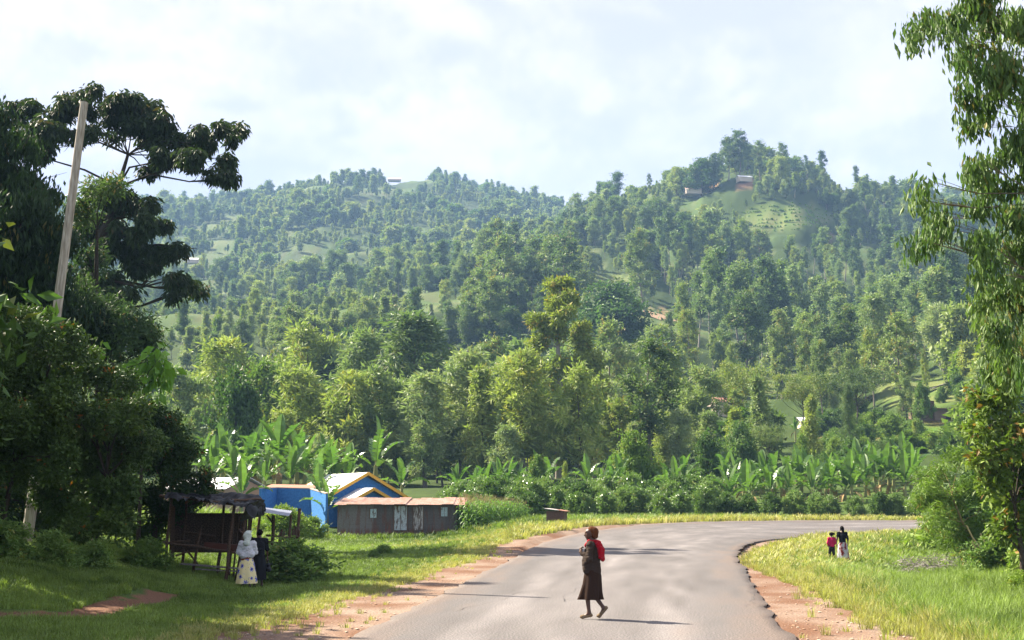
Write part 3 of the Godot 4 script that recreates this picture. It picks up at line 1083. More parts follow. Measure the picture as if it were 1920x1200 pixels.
func build_grass() -> void:
	var rng := RandomNumberGenerator.new()
	rng.seed = 71
	var mat := leafy("grass_blade", Color(1, 1, 1), Color(0.7, 0.75, 0.3), 0.6, 0.3)
	var short := tuft(rng, 16, 0.13, 0.014, 0.12)
	var long := tuft(rng, 18, 0.4, 0.02, 0.16)
	var coarse := tuft(rng, 14, 0.34, 0.05, 0.3)
	var sets := {"s": [[], []], "l": [[], []], "c": [[], []]}
	var tries := 110000
	for i in tries:
		var u := rng.randf_range(-60, 1990)
		var d := 15.0 * pow(92.0 / 15.0, pow(rng.randf(), 1.15))
		var x := (u - 960.0) / FOCAL * d
		var r := by_road(x, d)
		var k := patches.get_noise_2d(x * 1.6, d * 1.6)
		var f := patches.get_noise_2d(x * 14.0, d * 14.0)
		var out: float = r[0] + 0.5 * k + 0.35 * f
		var dirt := 1.55
		var dry := 2.6
		if r[1] > 0:
			dirt = lerpf(2.0, 0.15, clampf((d - 19.0) / 22.0, 0, 1)); dry = lerpf(2.9, 6.0, clampf((d - 26.0) / 20.0, 0, 1))
		else:
			dirt = lerpf(2.05, 0.4, clampf((d - 24.0) / 36.0, 0, 1)); dry = 3.6 if d < 60.0 else 10.0
		if r[0] < 0.1 or (out < dirt and rng.randf() > 0.025 * clampf(out / dirt, 0, 1) + 0.4 * pow(clampf(out / dirt, 0, 1), 9.0)):
			continue
		var best := 9.0
		for q in trail.size() - 1:
			best = minf(best, Vector2(x, d).distance_to(Geometry2D.get_closest_point_to_segment(Vector2(x, d), trail[q], trail[q + 1])))
		if best < 0.4 or Vector2((x + 11.3) / 1.6, (d - 50.0) / 3.4).length() < 1.0:
			continue
		if x < -9.0 and d > 76.0 and d < 100.0 and u > 400:
			if x > -15.0 and x < -3.0 and d > 81.0:
				continue
		var p := Vector3(x, land(x, d) - 0.01, -d)
		var col := tone_deep.lerp(Color(0.235, 0.33, 0.085), clampf(0.6 + 0.8 * k + 0.5 * f + rng.randf_range(-0.2, 0.25), 0, 1))
		var yellow := 1.0 - soft((out - dirt) / (dry - dirt))
		if rng.randf() < yellow:
			col = Color(0.42, 0.38, 0.17).lerp(Color(0.32, 0.36, 0.11), rng.randf())
		var key := "s"
		var s := rng.randf_range(0.7, 1.35)
		if d > 40.0:
			key = "c"
			s *= clampf(d / 62.0, 0.65, 1.15) * (0.55 if r[1] < 0 and d < 76.0 and x < 0 else 1.0)
		elif r[1] > 0 and r[0] > 2.2:
			key = "l"
			s *= 0.75
		elif r[1] > 0 and rng.randf() < 0.35:
			key = "l"
			s *= 0.6
		if r[1] < 0 and x < -12.6 and d > 60.0 and d < 82.0 and x > -21.0:
			key = "c"; s *= 1.9
		sets[key][0].push_back(Transform3D(Basis(Vector3.UP, rng.randf() * TAU).scaled(Vector3(s, s * rng.randf_range(0.8, 1.2), s)), p))
		sets[key][1].push_back(shade_of(col, rng.randf_range(0.8, 1.2)))
	stuff("grass", "short green and straw-coloured grass on the verges of the road", "grass", short, mat, sets.s[0], sets.s[1])
	stuff("tall_grass", "longer tufted grass on the bank inside the bend", "grass", long, mat, sets.l[0], sets.l[1])
	stuff("meadow_grass", "bright coarse grass round the shack and along the far bend", "grass", coarse, mat, sets.c[0], sets.c[1])

# ---------------------------------------------------------------- people: a field of tapered capsules meshed as surface nets
func skin_over(g: Geo, bones: Array, k: float, cell: float, tone: Color) -> void:
	var lo := Vector3.ONE * 1e9
	var hi := -lo
	for b in bones:
		var r := Vector3.ONE * (maxf(b[2], b[3]) + 2.2 * cell + 0.4 / k)
		lo = lo.min(b[0] - r).min(b[1] - r)
		hi = hi.max(b[0] + r).max(b[1] + r)
	var nx := int((hi.x - lo.x) / cell) + 2
	var ny := int((hi.y - lo.y) / cell) + 2
	var nz := int((hi.z - lo.z) / cell) + 2
	var f := PackedFloat32Array()
	f.resize(nx * ny * nz)
	for b in bones:
		var pa: Vector3 = b[0]
		var ba: Vector3 = b[1] - pa
		var bb := maxf(ba.length_squared(), 1e-9)
		var ra: float = b[2]
		var rb: float = b[3]
		var r := Vector3.ONE * (maxf(ra, rb) + 2.2 * cell + 1.2 / k)
		var l: Vector3 = (pa.min(b[1]) - r - lo) / cell
		var h: Vector3 = (pa.max(b[1]) + r - lo) / cell
		for z in range(maxi(int(l.z), 0), mini(int(h.z) + 1, nz)):
			for y in range(maxi(int(l.y), 0), mini(int(h.y) + 1, ny)):
				var o := (z * ny + y) * nx
				for x in range(maxi(int(l.x), 0), mini(int(h.x) + 1, nx)):
					var p := lo + Vector3(x, y, z) * cell - pa
					var t := clampf(p.dot(ba) / bb, 0.0, 1.0)
					f[o + x] += exp(-k * ((p - ba * t).length() - ra - (rb - ra) * t))
	# inside where f > 1
	var ids := {}
	var pts := PackedVector3Array()
	var step := [0, 1, nx, nx + 1, nx * ny, nx * ny + 1, nx * ny + nx, nx * ny + nx + 1]
	var edges := [[0, 1], [2, 3], [4, 5], [6, 7], [0, 2], [1, 3], [4, 6], [5, 7], [0, 4], [1, 5], [2, 6], [3, 7]]
	for z in nz - 1:
		for y in ny - 1:
			var o := (z * ny + y) * nx
			for x in nx - 1:
				var mask := 0
				for q in 8:
					if f[o + x + step[q]] > 1.0:
						mask |= 1 << q
				if mask == 0 or mask == 255:
					continue
				var sum := Vector3.ZERO
				var cnt := 0
				for e in edges:
					if ((mask >> e[0]) & 1) != ((mask >> e[1]) & 1):
						var fa := -log(maxf(f[o + x + step[e[0]]], 1e-8))
						var fb := -log(maxf(f[o + x + step[e[1]]], 1e-8))
						var t := clampf(fa / (fa - fb), 0, 1)
						var a := Vector3(e[0] & 1, (e[0] >> 1) & 1, (e[0] >> 2) & 1)
						var b := Vector3(e[1] & 1, (e[1] >> 1) & 1, (e[1] >> 2) & 1)
						sum += a.lerp(b, t)
						cnt += 1
				ids[o + x] = pts.size()
				pts.push_back(lo + (Vector3(x, y, z) + sum / cnt) * cell)
	var ix := PackedInt32Array()
	var sx := 1
	var sy := nx
	var sz := nx * ny
	for key in ids:
		var o: int = key
		var inside := f[o] > 1.0
		for ax in [[sx, sy, sz], [sy, sz, sx], [sz, sx, sy]]:
			if (f[o + ax[0]] > 1.0) == inside:
				continue
			var q1: int = o - ax[1]
			var q2: int = o - ax[2]
			var q3: int = o - ax[1] - ax[2]
			if ids.has(q1) and ids.has(q2) and ids.has(q3):
				if inside:
					ix.append_array([ids[o], ids[q3], ids[q1], ids[o], ids[q2], ids[q3]])
				else:
					ix.append_array([ids[o], ids[q1], ids[q3], ids[o], ids[q3], ids[q2]])
	var nn := PackedVector3Array()
	nn.resize(pts.size())
	for i in range(0, ix.size(), 3):
		var m := (pts[ix[i + 2]] - pts[ix[i]]).cross(pts[ix[i + 1]] - pts[ix[i]])
		for q in 3:
			nn[ix[i + q]] += m
	for i in ix.size():
		g.v.push_back(pts[ix[i]]); g.n.push_back(nn[ix[i]].normalized()); g.c.push_back(tone)

func hand(wrist: Vector3, along: Vector3, palm: Vector3, thumb_side: float, curl: float) -> Array:
	var d := along.normalized()
	var n := (palm - d * palm.dot(d)).normalized()
	var s := d.cross(n) * thumb_side
	var out := [[wrist, wrist + d * 0.04, 0.021, 0.022]]
	for i in 4:
		var o := (1.5 - i) * 0.0195
		var base := wrist + d * 0.08 + s * o
		out.push_back([wrist + d * 0.02 + s * o * 0.7, base, 0.014, 0.0125])
		var l: float = [0.036, 0.041, 0.038, 0.03][i]
		var c: float = curl * (1.0 + 0.08 * i)
		var d1 := d * cos(c) + n * sin(c)
		var d2 := d * cos(2.0 * c) + n * sin(2.0 * c)
		out.push_back([base, base + d1 * l, 0.0092, 0.0085])
		out.push_back([base + d1 * l, base + d1 * l + d2 * l * 0.85, 0.0085, 0.007])
	var tb := wrist + d * 0.028 + s * 0.026
	var td := (d * 0.75 + s * 0.62 + n * 0.4).normalized()
	out.push_back([tb, tb + td * 0.036, 0.0125, 0.011])
	out.push_back([tb + td * 0.036, tb + td * 0.036 + (td + d * 0.6 + n * 0.4).normalized() * 0.03, 0.0105, 0.0085])
	return out

# hanging cloth round an axis: rings [y, centre x, centre z, half x, half z], with folds
func hanging(rings: Array, folds: int, depth: float, tone: Color, sd: int, uv_scale := Vector2.ZERO) -> Geo:
	var g := Geo.new()
	var rng := RandomNumberGenerator.new()
	rng.seed = sd
	var ph := rng.randf() * TAU
	var n := 48
	var rows := []
	for i in rings.size():
		var r: Array = rings[i]
		var t := float(i) / (rings.size() - 1)
		var row := PackedVector3Array()
		for k in n + 1:
			var a := TAU * k / n
			var w: float = 1.0 + depth * t * (sin(folds * a + ph) * 0.6 + sin((folds * 0.5 + 1.0) * a + 1.3) * 0.4)
			if k == n:
				row.push_back(row[0])
			else:
				row.push_back(Vector3(r[1] + cos(a) * r[3] * w, r[0], r[2] + sin(a) * r[4] * w))
		rows.push_back(row)
	g.col = tone
	g.sheet(rows)
	if uv_scale != Vector2.ZERO:
		for i in rings.size() - 1:
			for j in n:
				for q in [[0, 0], [0, 1], [1, 1], [0, 0], [1, 1], [1, 0]]:
					g.u.push_back(Vector2(float(j + q[1]) / n * uv_scale.x, float(i + q[0]) / (rings.size() - 1) * uv_scale.y))
	# the sheet's normals must look outwards
	for i in g.n.size():
		var y: float = g.v[i].y
		var o := Vector3(g.v[i].x - rings[0][1], 0, g.v[i].z - rings[0][2])
		if g.n[i].dot(o) < 0:
			g.n[i] = -g.n[i]
	g.align()
	return g

func flower_print(ground: Color, petal: Color, dark: Color, spots: int, size: float, sd: int) -> ImageTexture:
	var im := Image.create(256, 256, false, Image.FORMAT_RGB8)
	im.fill(ground)
	var rng := RandomNumberGenerator.new()
	rng.seed = sd
	for i in spots:
		var cx := rng.randi() % 256
		var cy := rng.randi() % 256
		var r := size * rng.randf_range(0.6, 1.2)
		for dy in range(-int(r), int(r) + 1):
			for dx in range(-int(r), int(r) + 1):
				var l := Vector2(dx, dy).length()
				var a := atan2(dy, dx)
				if l < r * (0.7 + 0.3 * cos(7.0 * a)):
					im.set_pixel((cx + dx + 256) % 256, (cy + dy + 256) % 256, dark if l < r * 0.35 else petal)
	for i in spots * 5:
		var cx := rng.randi() % 256
		var cy := rng.randi() % 256
		im.fill_rect(Rect2i(cx, cy, rng.randi_range(2, 6), rng.randi_range(2, 6)), [petal, dark, Color(0.7, 0.6, 0.25)][rng.randi() % 3])
	return ImageTexture.create_from_image(im)

var skin := Color(0.075, 0.038, 0.025)
var cloth_mat: StandardMaterial3D
var skin_mat: StandardMaterial3D

func head_bones(c: Vector3, f: Vector3) -> Array:
	# f: where the face looks
	var up := Vector3.UP
	var s := f.cross(up).normalized()
	var out := [
		[c + up * 0.03 - f * 0.025, c + up * 0.03 + f * 0.012, 0.078, 0.076], [c - up * 0.02 + f * 0.02, c - up * 0.085 + f * 0.045, 0.058, 0.03],
		[c - up * 0.055 + f * 0.055 - s * 0.018, c - up * 0.055 + f * 0.055 + s * 0.018, 0.03, 0.03],
		[c + up * 0.025 + f * 0.086, c - up * 0.018 + f * 0.105, 0.009, 0.015], [c - up * 0.05 + f * 0.087 - s * 0.015, c - up * 0.05 + f * 0.087 + s * 0.015, 0.0085, 0.0085],
		[c + up * 0.04 + f * 0.078 - s * 0.035, c + up * 0.04 + f * 0.078 + s * 0.035, 0.016, 0.016],
	]
	for k in [-1.0, 1.0]:
		out.push_back([c + s * 0.077 * k + up * 0.012, c + s * 0.08 * k - up * 0.025, 0.013, 0.009])
		out.push_back([c + s * 0.035 * k + f * 0.062 - up * 0.012, c + s * 0.04 * k + f * 0.055 - up * 0.03, 0.026, 0.024])
	return out

# o: joints by name; draws one continuous body, then clothes as parts
func body(root: Node3D, o: Dictionary) -> void:
	var g := Geo.new()
	var b := []
	var head: Vector3 = o.head
	var look: Vector3 = o.look.normalized()
	b.append_array([[o.pelvis, o.chest, 0.12, 0.115], [o.chest, o.neck, 0.1, 0.062], [o.neck, head - Vector3(0, 0.07, 0), 0.05, 0.047]])
	for s in ["l", "r"]:
		var sh: Vector3 = o["shoulder_" + s]
		b.append_array([[o.neck - Vector3(0, 0.05, 0), sh, 0.05, 0.05], [sh, o["elbow_" + s], 0.046, 0.034], [o["elbow_" + s], o["wrist_" + s], 0.034, 0.021]])
		var hip: Vector3 = o.pelvis + (o["knee_" + s] - o.pelvis) * Vector3(0.1, 0.05, 0.8)
		b.append_array([[hip, o["knee_" + s], 0.082, 0.05], [o["knee_" + s], o["ankle_" + s], 0.05, 0.031], [o["ankle_" + s], o["toe_" + s], 0.032, 0.022]])
	skin_over(g, b, 70.0, o.get("cell", 0.016), skin)
	skin_over(g, head_bones(head, look), 130.0, 0.0065, skin)
	for s in ["l", "r"]:
		var w: Vector3 = o["wrist_" + s]
		var along: Vector3 = o.get("hand_" + s, w - o["elbow_" + s])
		skin_over(g, hand(w, along, o.get("palm_" + s, Vector3(0.2, 0, 1.0 if s == "l" else -1.0)), 1.0 if s == "l" else -1.0, o.get("curl_" + s, 0.45)), 260.0, 0.0045, skin)
	part(root, "body", g.mesh(), skin_mat)
	var side := look.cross(Vector3.UP).normalized()
	for k in [-1.0, 1.0]:
		var eye := Geo.new()
		eye.col = Color(0.6, 0.56, 0.5)
		var e: Vector3 = head + side * 0.032 * k + look * 0.081 + Vector3(0, 0.012, 0)
		eye.tube([e - look * 0.008, e, e + look * 0.004, e + look * 0.006], [0.011, 0.0115, 0.0075, 0.001], 8)
		eye.col = Color(0.01, 0.008, 0.006)
		eye.tube([e + look * 0.003, e + look * 0.0085], [0.005, 0.004], 7)
		part(root, "eye", eye.mesh(), cloth_mat)

func garment(root: Node3D, called: String, bones: Array, k: float, cell: float, tone: Color, mat: Material = null) -> MeshInstance3D:
	var g := Geo.new()
	skin_over(g, bones, k, cell, tone)
	# creases of worn cloth
	if called != "shoe" and called != "hair":
		var nz := FastNoiseLite.new()
		nz.seed = called.length() + bones.size()
		nz.frequency = 1.0
		nz.fractal_octaves = 3
		var f := func(q: Vector3) -> float: return nz.get_noise_3d(q.x * 7.0 + q.y * 5.0, q.y * 17.0 - q.z * 4.0, q.z * 7.0)
		for i in g.v.size():
			var q := g.v[i]
			var h: float = f.call(q)
			var e := 0.006
			var grad := Vector3(f.call(q + Vector3(e, 0, 0)) - h, f.call(q + Vector3(0, e, 0)) - h, f.call(q + Vector3(0, 0, e)) - h) / e
			g.v[i] = q + g.n[i] * h * 0.016
			g.n[i] = (g.n[i] - (grad - g.n[i] * grad.dot(g.n[i])) * 0.016).normalized()
	return part(root, called, g.mesh(), mat if mat else cloth_mat)

func shoes(root: Node3D, o: Dictionary, tone: Color) -> void:
	for s in ["l", "r"]:
		var an: Vector3 = o["ankle_" + s]
		var toe: Vector3 = o["toe_" + s]
		var along := (toe - an) * Vector3(1, 0, 1)
		var sole := (toe - an)
		var heel: Vector3 = an - sole.normalized() * 0.03 + (Vector3(0, -0.035, 0) if absf(sole.y) < 0.09 else sole.cross(Vector3(0, 0, 1)).normalized() * 0.02)
		garment(root, "shoe", [[heel, toe, 0.036, 0.03], [toe, toe + along.normalized() * 0.03, 0.03, 0.022]], 90.0, 0.009, tone)

func build_people() -> void:
	skin_mat = paint("skin", Color(1, 1, 1), 0.5, 0.45)
	cloth_mat = paint("cloth", Color(1, 1, 1), 0.9, 0.2)
	grain(cloth_mat, noise_tex(0.09, Color(0.7, 0.7, 0.7), Color(1, 1, 1), 3, 256, 41), 2.5, false)
	# --- woman stepping across the road (her front is local +x)
	var at := stand(1108, 22.3)
	at.y = by_road(at.x, -at.z)[2] + 0.012
	var w := thing("person", "person in brown knit top, long dark skirt and red shoulder cloth crossing the road", "person", at, PI - 0.28)
	var o := {pelvis = Vector3(0, 0.88, 0), chest = Vector3(0.0, 1.17, 0), neck = Vector3(0.0, 1.335, 0), head = Vector3(0.03, 1.475, 0), look = Vector3(1, -0.02, -0.35),
		shoulder_l = Vector3(0.0, 1.285, -0.155), shoulder_r = Vector3(0.0, 1.285, 0.155), elbow_l = Vector3(0.0, 1.04, -0.235), elbow_r = Vector3(0.02, 1.03, 0.23),
		wrist_l = Vector3(0.17, 1.15, -0.13), wrist_r = Vector3(0.2, 1.13, 0.06), hand_l = Vector3(0.2, 0.9, 0.3), hand_r = Vector3(0.3, 0.6, -0.8), palm_l = Vector3(-0.7, 0, 0.6), palm_r = Vector3(-0.8, 0, -0.3), curl_l = 0.8, curl_r = 0.7,
		knee_l = Vector3(0.09, 0.47, -0.075), knee_r = Vector3(0.03, 0.46, 0.07), ankle_l = Vector3(0.05, 0.085, -0.07), ankle_r = Vector3(-0.19, 0.17, 0.07), toe_l = Vector3(0.17, 0.03, -0.075), toe_r = Vector3(-0.1, 0.04, 0.07)}
	body(w, o)
	var knit := Color(0.055, 0.04, 0.032)
	var top := [[Vector3(0, 0.84, 0), Vector3(0.02, 1.0, 0), 0.155, 0.15], [Vector3(0.02, 1.0, 0), o.chest, 0.15, 0.135], [o.chest, o.neck - Vector3(0, 0.02, 0), 0.125, 0.06], [Vector3(0.06, 0.98, 0), Vector3(0.05, 0.86, 0), 0.12, 0.11]]
	for s in ["l", "r"]:
		top.append_array([[o.neck - Vector3(0, 0.06, 0), o["shoulder_" + s], 0.07, 0.068], [o["shoulder_" + s], o["elbow_" + s], 0.066, 0.056], [o["elbow_" + s], o["elbow_" + s].lerp(o["wrist_" + s], 0.93), 0.056, 0.038]])
	for q in 4:
		var y := 0.82 + q * 0.045
		top.push_back([Vector3(0.09, y, -0.11), Vector3(0.12, y + 0.012, 0.1), 0.045, 0.05])
	garment(w, "knit_top", top, 75.0, 0.014, knit)
	part(w, "skirt", hanging([[0.86, 0.0, 0, 0.135, 0.15], [0.74, 0.0, 0, 0.155, 0.17], [0.6, 0.01, 0, 0.165, 0.18], [0.46, 0.03, 0, 0.185, 0.185], [0.38, 0.04, 0, 0.2, 0.19], [0.33, 0.045, 0, 0.21, 0.195]], 7, 0.2, Color(0.045, 0.024, 0.017), 4).mesh(), cloth_mat)
	shoes(w, o, Color(0.26, 0.19, 0.12))
	garment(w, "hair", [[Vector3(0.005, 1.535, 0), Vector3(-0.03, 1.52, 0), 0.078, 0.082], [Vector3(-0.04, 1.5, 0), Vector3(-0.055, 1.44, 0), 0.078, 0.055]], 110.0, 0.009, Color(0.13, 0.05, 0.022))
	var red := Color(0.42, 0.015, 0.025)
	var scarf := [[Vector3(-0.1, 1.31, -0.06), Vector3(-0.15, 1.2, -0.05), 0.042, 0.045], [Vector3(-0.16, 1.2, -0.06), Vector3(-0.17, 1.08, -0.07), 0.045, 0.05], [Vector3(-0.1, 1.31, 0.06), Vector3(-0.16, 1.2, 0.05), 0.05, 0.055], [Vector3(-0.16, 1.2, 0.05), Vector3(-0.18, 1.04, 0.02), 0.045, 0.045], [Vector3(-0.06, 1.345, -0.05), Vector3(0.04, 1.34, -0.07), 0.034, 0.03], [Vector3(0.04, 1.34, -0.07), Vector3(0.11, 1.28, -0.03), 0.03, 0.026], [Vector3(-0.06, 1.345, 0.05), Vector3(0.04, 1.34, 0.07), 0.034, 0.03], [Vector3(0.04, 1.34, 0.07), Vector3(0.13, 1.25, 0.03), 0.03, 0.026]]
	garment(w, "red_cloth", scarf, 80.0, 0.011, red)
	# --- woman in the white head wrap by the stall, seen from behind
	at = stand(472, 32.5)
	w = thing("person", "person in white head wrap and cream skirt with blue flowers beside the stall", "person", at, PI * 0.5 + 0.25)
	w.scale = Vector3.ONE * 0.91
	o = {pelvis = Vector3(0, 0.88, 0), chest = Vector3(0.0, 1.17, 0), neck = Vector3(0.01, 1.33, 0), head = Vector3(0.03, 1.46, 0), look = Vector3(1, -0.1, 0.1), cell = 0.02,
		shoulder_l = Vector3(0.0, 1.28, -0.16), shoulder_r = Vector3(0.0, 1.28, 0.16), elbow_l = Vector3(0.05, 1.04, -0.23), elbow_r = Vector3(0.06, 1.04, 0.22), wrist_l = Vector3(0.22, 1.0, -0.12), wrist_r = Vector3(0.23, 0.99, 0.1),
		knee_l = Vector3(0.05, 0.47, -0.08), knee_r = Vector3(0.0, 0.47, 0.08), ankle_l = Vector3(0.08, 0.09, -0.1), ankle_r = Vector3(-0.07, 0.09, 0.1), toe_l = Vector3(0.2, 0.035, -0.11), toe_r = Vector3(0.05, 0.035, 0.11)}
	body(w, o)
	var white := Color(0.72, 0.72, 0.76)
	top = [[Vector3(0, 0.98, 0), o.chest, 0.16, 0.15], [o.chest, o.neck - Vector3(0, 0.03, 0), 0.14, 0.07], [Vector3(-0.05, 0.96, -0.1), Vector3(-0.05, 0.98, 0.1), 0.12, 0.11]]
	for s in ["l", "r"]:
		top.append_array([[o.neck - Vector3(0, 0.07, 0), o["shoulder_" + s], 0.08, 0.085], [o["shoulder_" + s], o["elbow_" + s], 0.085, 0.09]])
	garment(w, "blouse", top, 60.0, 0.016, white)
	garment(w, "sash", [[Vector3(0, 0.84, -0.02), Vector3(0, 0.92, 0.02), 0.155, 0.15]], 60.0, 0.016, Color(0.3, 0.07, 0.035))
	var print_mat := StandardMaterial3D.new()
	print_mat.resource_name = "blue_flower_print"
	print_mat.albedo_texture = flower_print(Color(0.86, 0.8, 0.6), Color(0.1, 0.2, 0.72), Color(0.04, 0.06, 0.3), 16, 24.0, 7)
	print_mat.roughness = 0.9
	part(w, "skirt", hanging([[0.87, 0.0, 0, 0.15, 0.16], [0.74, 0.0, 0, 0.18, 0.21], [0.58, 0.0, 0, 0.21, 0.24], [0.4, 0.0, 0, 0.24, 0.27], [0.22, 0.0, 0, 0.26, 0.3], [0.17, 0.0, 0, 0.265, 0.305]], 8, 0.1, Color(1, 1, 1), 5, Vector2(2, 1)).mesh(), print_mat)
	shoes(w, o, Color(0.03, 0.025, 0.02))
	garment(w, "head_wrap", [[Vector3(0.0, 1.48, 0), Vector3(-0.03, 1.54, 0), 0.11, 0.1], [Vector3(-0.05, 1.5, -0.06), Vector3(-0.06, 1.42, -0.02), 0.075, 0.06], [Vector3(-0.07, 1.4, 0.0), Vector3(-0.1, 1.3, -0.03), 0.075, 0.1], [Vector3(-0.02, 1.6, -0.03), Vector3(0.02, 1.63, 0.1), 0.04, 0.025]], 55.0, 0.012, Color(0.68, 0.74, 0.66))
	# --- companion in dark clothes, arm raised to the head wrap
	at = stand(494, 33.3)
	w = thing("person", "person in black clothes carrying a dark bag, one arm raised, in the stall's shade", "person", at, PI * 0.5 + 0.4)
	w.scale = Vector3.ONE * 0.94
	o = {pelvis = Vector3(0, 0.92, 0), chest = Vector3(0.0, 1.22, 0), neck = Vector3(0.0, 1.39, 0), head = Vector3(0.02, 1.53, 0), look = Vector3(1, 0, -0.5), cell = 0.02,
		shoulder_l = Vector3(0.0, 1.34, -0.17), shoulder_r = Vector3(0.0, 1.34, 0.17), elbow_l = Vector3(0.0, 1.46, -0.36), elbow_r = Vector3(0.02, 1.08, 0.23), wrist_l = Vector3(-0.02, 1.56, -0.5), wrist_r = Vector3(0.05, 0.86, 0.25),
		knee_l = Vector3(0.04, 0.49, -0.09), knee_r = Vector3(0.0, 0.49, 0.09), ankle_l = Vector3(0.02, 0.09, -0.1), ankle_r = Vector3(0.0, 0.09, 0.1), toe_l = Vector3(0.15, 0.035, -0.11), toe_r = Vector3(0.13, 0.035, 0.11)}
	body(w, o)
	var black := Color(0.018, 0.018, 0.022)
	top = [[Vector3(0, 0.9, 0), o.chest, 0.15, 0.15], [o.chest, o.neck - Vector3(0, 0.03, 0), 0.14, 0.07], [o.shoulder_l, o.shoulder_l.lerp(o.elbow_l, 0.5), 0.075, 0.06], [o.shoulder_r, o.elbow_r, 0.07, 0.055], [o.neck - Vector3(0, 0.06, 0), o.shoulder_l, 0.08, 0.075], [o.neck - Vector3(0, 0.06, 0), o.shoulder_r, 0.08, 0.07]]
	garment(w, "jacket", top, 60.0, 0.016, black)
	part(w, "skirt", hanging([[0.93, 0.0, 0, 0.15, 0.17], [0.7, 0.0, 0, 0.17, 0.2], [0.45, 0.0, 0, 0.18, 0.21], [0.25, 0.0, 0, 0.19, 0.22]], 6, 0.08, Color(0.02, 0.02, 0.025), 6).mesh(), cloth_mat)
	shoes(w, o, Color(0.02, 0.02, 0.02))
	garment(w, "hair", [[Vector3(0.0, 1.585, 0), Vector3(-0.03, 1.57, 0), 0.08, 0.084]], 110.0, 0.012, Color(0.008, 0.007, 0.007))
	var bag := thing("handbag", "dark grey handbag held low by the person in black", "bag", w.transform * Vector3(0.07, 0.48, 0.28), PI * 0.5 + 0.4)
	var bg := Geo.new()
	skin_over(bg, [[Vector3(-0.12, 0.05, 0), Vector3(0.12, 0.05, 0), 0.07, 0.07], [Vector3(-0.1, 0.17, 0), Vector3(0.1, 0.17, 0), 0.05, 0.05]], 60.0, 0.018, Color(0.05, 0.05, 0.055))
	part(bag, "pouch", bg.mesh(), cloth_mat)
	bg = Geo.new()
	bg.col = Color(0.04, 0.04, 0.045)
	bg.tube([Vector3(-0.09, 0.2, 0), Vector3(-0.05, 0.29, 0), Vector3(0, 0.31, 0), Vector3(0.05, 0.29, 0), Vector3(0.09, 0.2, 0)], [0.011, 0.011, 0.011, 0.011, 0.011], 6)
	part(bag, "handle", bg.mesh(), cloth_mat)
	# --- the pair in the grass inside the bend, walking away
	at = stand(1570, 50.0)
	w = thing("person", "person in black top and white skirt with red flowers walking through the grass", "person", at, PI * 0.5 - 0.1)
	w.scale = Vector3.ONE * 0.92
	o = {pelvis = Vector3(0, 0.9, 0), chest = Vector3(0.0, 1.2, 0), neck = Vector3(0.01, 1.36, 0), head = Vector3(0.03, 1.49, 0), look = Vector3(1, -0.2, -0.3), cell = 0.022,
		shoulder_l = Vector3(0.0, 1.31, -0.165), shoulder_r = Vector3(0.0, 1.31, 0.165), elbow_l = Vector3(-0.02, 1.06, -0.24), elbow_r = Vector3(-0.03, 1.05, 0.23), wrist_l = Vector3(0.05, 0.84, -0.24), wrist_r = Vector3(0.02, 0.82, 0.22),
		knee_l = Vector3(0.06, 0.48, -0.08), knee_r = Vector3(-0.02, 0.48, 0.08), ankle_l = Vector3(0.1, 0.09, -0.09), ankle_r = Vector3(-0.13, 0.1, 0.09), toe_l = Vector3(0.22, 0.035, -0.1), toe_r = Vector3(-0.01, 0.035, 0.1)}
	body(w, o)
	garment(w, "black_top", [[Vector3(0, 0.92, 0), o.chest, 0.14, 0.145], [o.chest, o.neck - Vector3(0, 0.04, 0), 0.13, 0.06], [o.neck - Vector3(0, 0.07, 0), o.shoulder_l, 0.07, 0.065], [o.neck - Vector3(0, 0.07, 0), o.shoulder_r, 0.07, 0.065], [o.shoulder_l, o.shoulder_l.lerp(o.elbow_l, 0.5), 0.062, 0.055], [o.shoulder_r, o.shoulder_r.lerp(o.elbow_r, 0.9), 0.062, 0.05]], 60.0, 0.018, Color(0.014, 0.014, 0.018))
	var red_print := StandardMaterial3D.new()
	red_print.resource_name = "red_flower_print"
	red_print.albedo_texture = flower_print(Color(0.66, 0.66, 0.68), Color(0.5, 0.04, 0.08), Color(0.25, 0.02, 0.05), 18, 30.0, 9)
	red_print.roughness = 0.9
	part(w, "skirt", hanging([[0.93, 0.0, 0, 0.145, 0.16], [0.78, 0.0, 0, 0.18, 0.2], [0.55, 0.0, 0, 0.2, 0.23], [0.3, 0.0, 0, 0.22, 0.26], [0.18, 0.0, 0, 0.23, 0.27]], 7, 0.09, Color(1, 1, 1), 7, Vector2(2, 1)).mesh(), red_print)
	shoes(w, o, Color(0.05, 0.04, 0.04))
	garment(w, "hair", [[Vector3(0.0, 1.545, 0), Vector3(-0.04, 1.52, 0), 0.085, 0.088], [Vector3(-0.08, 1.5, 0.02), Vector3(-0.1, 1.36, 0.04), 0.06, 0.04]], 110.0, 0.012, Color(0.01, 0.008, 0.008))
	at = stand(1550, 50.4)
	w = thing("person", "child in bright pink top and dark bottoms beside an adult in the grass", "person", at, PI * 0.5 + 0.1)
	w.scale = Vector3.ONE * 0.72
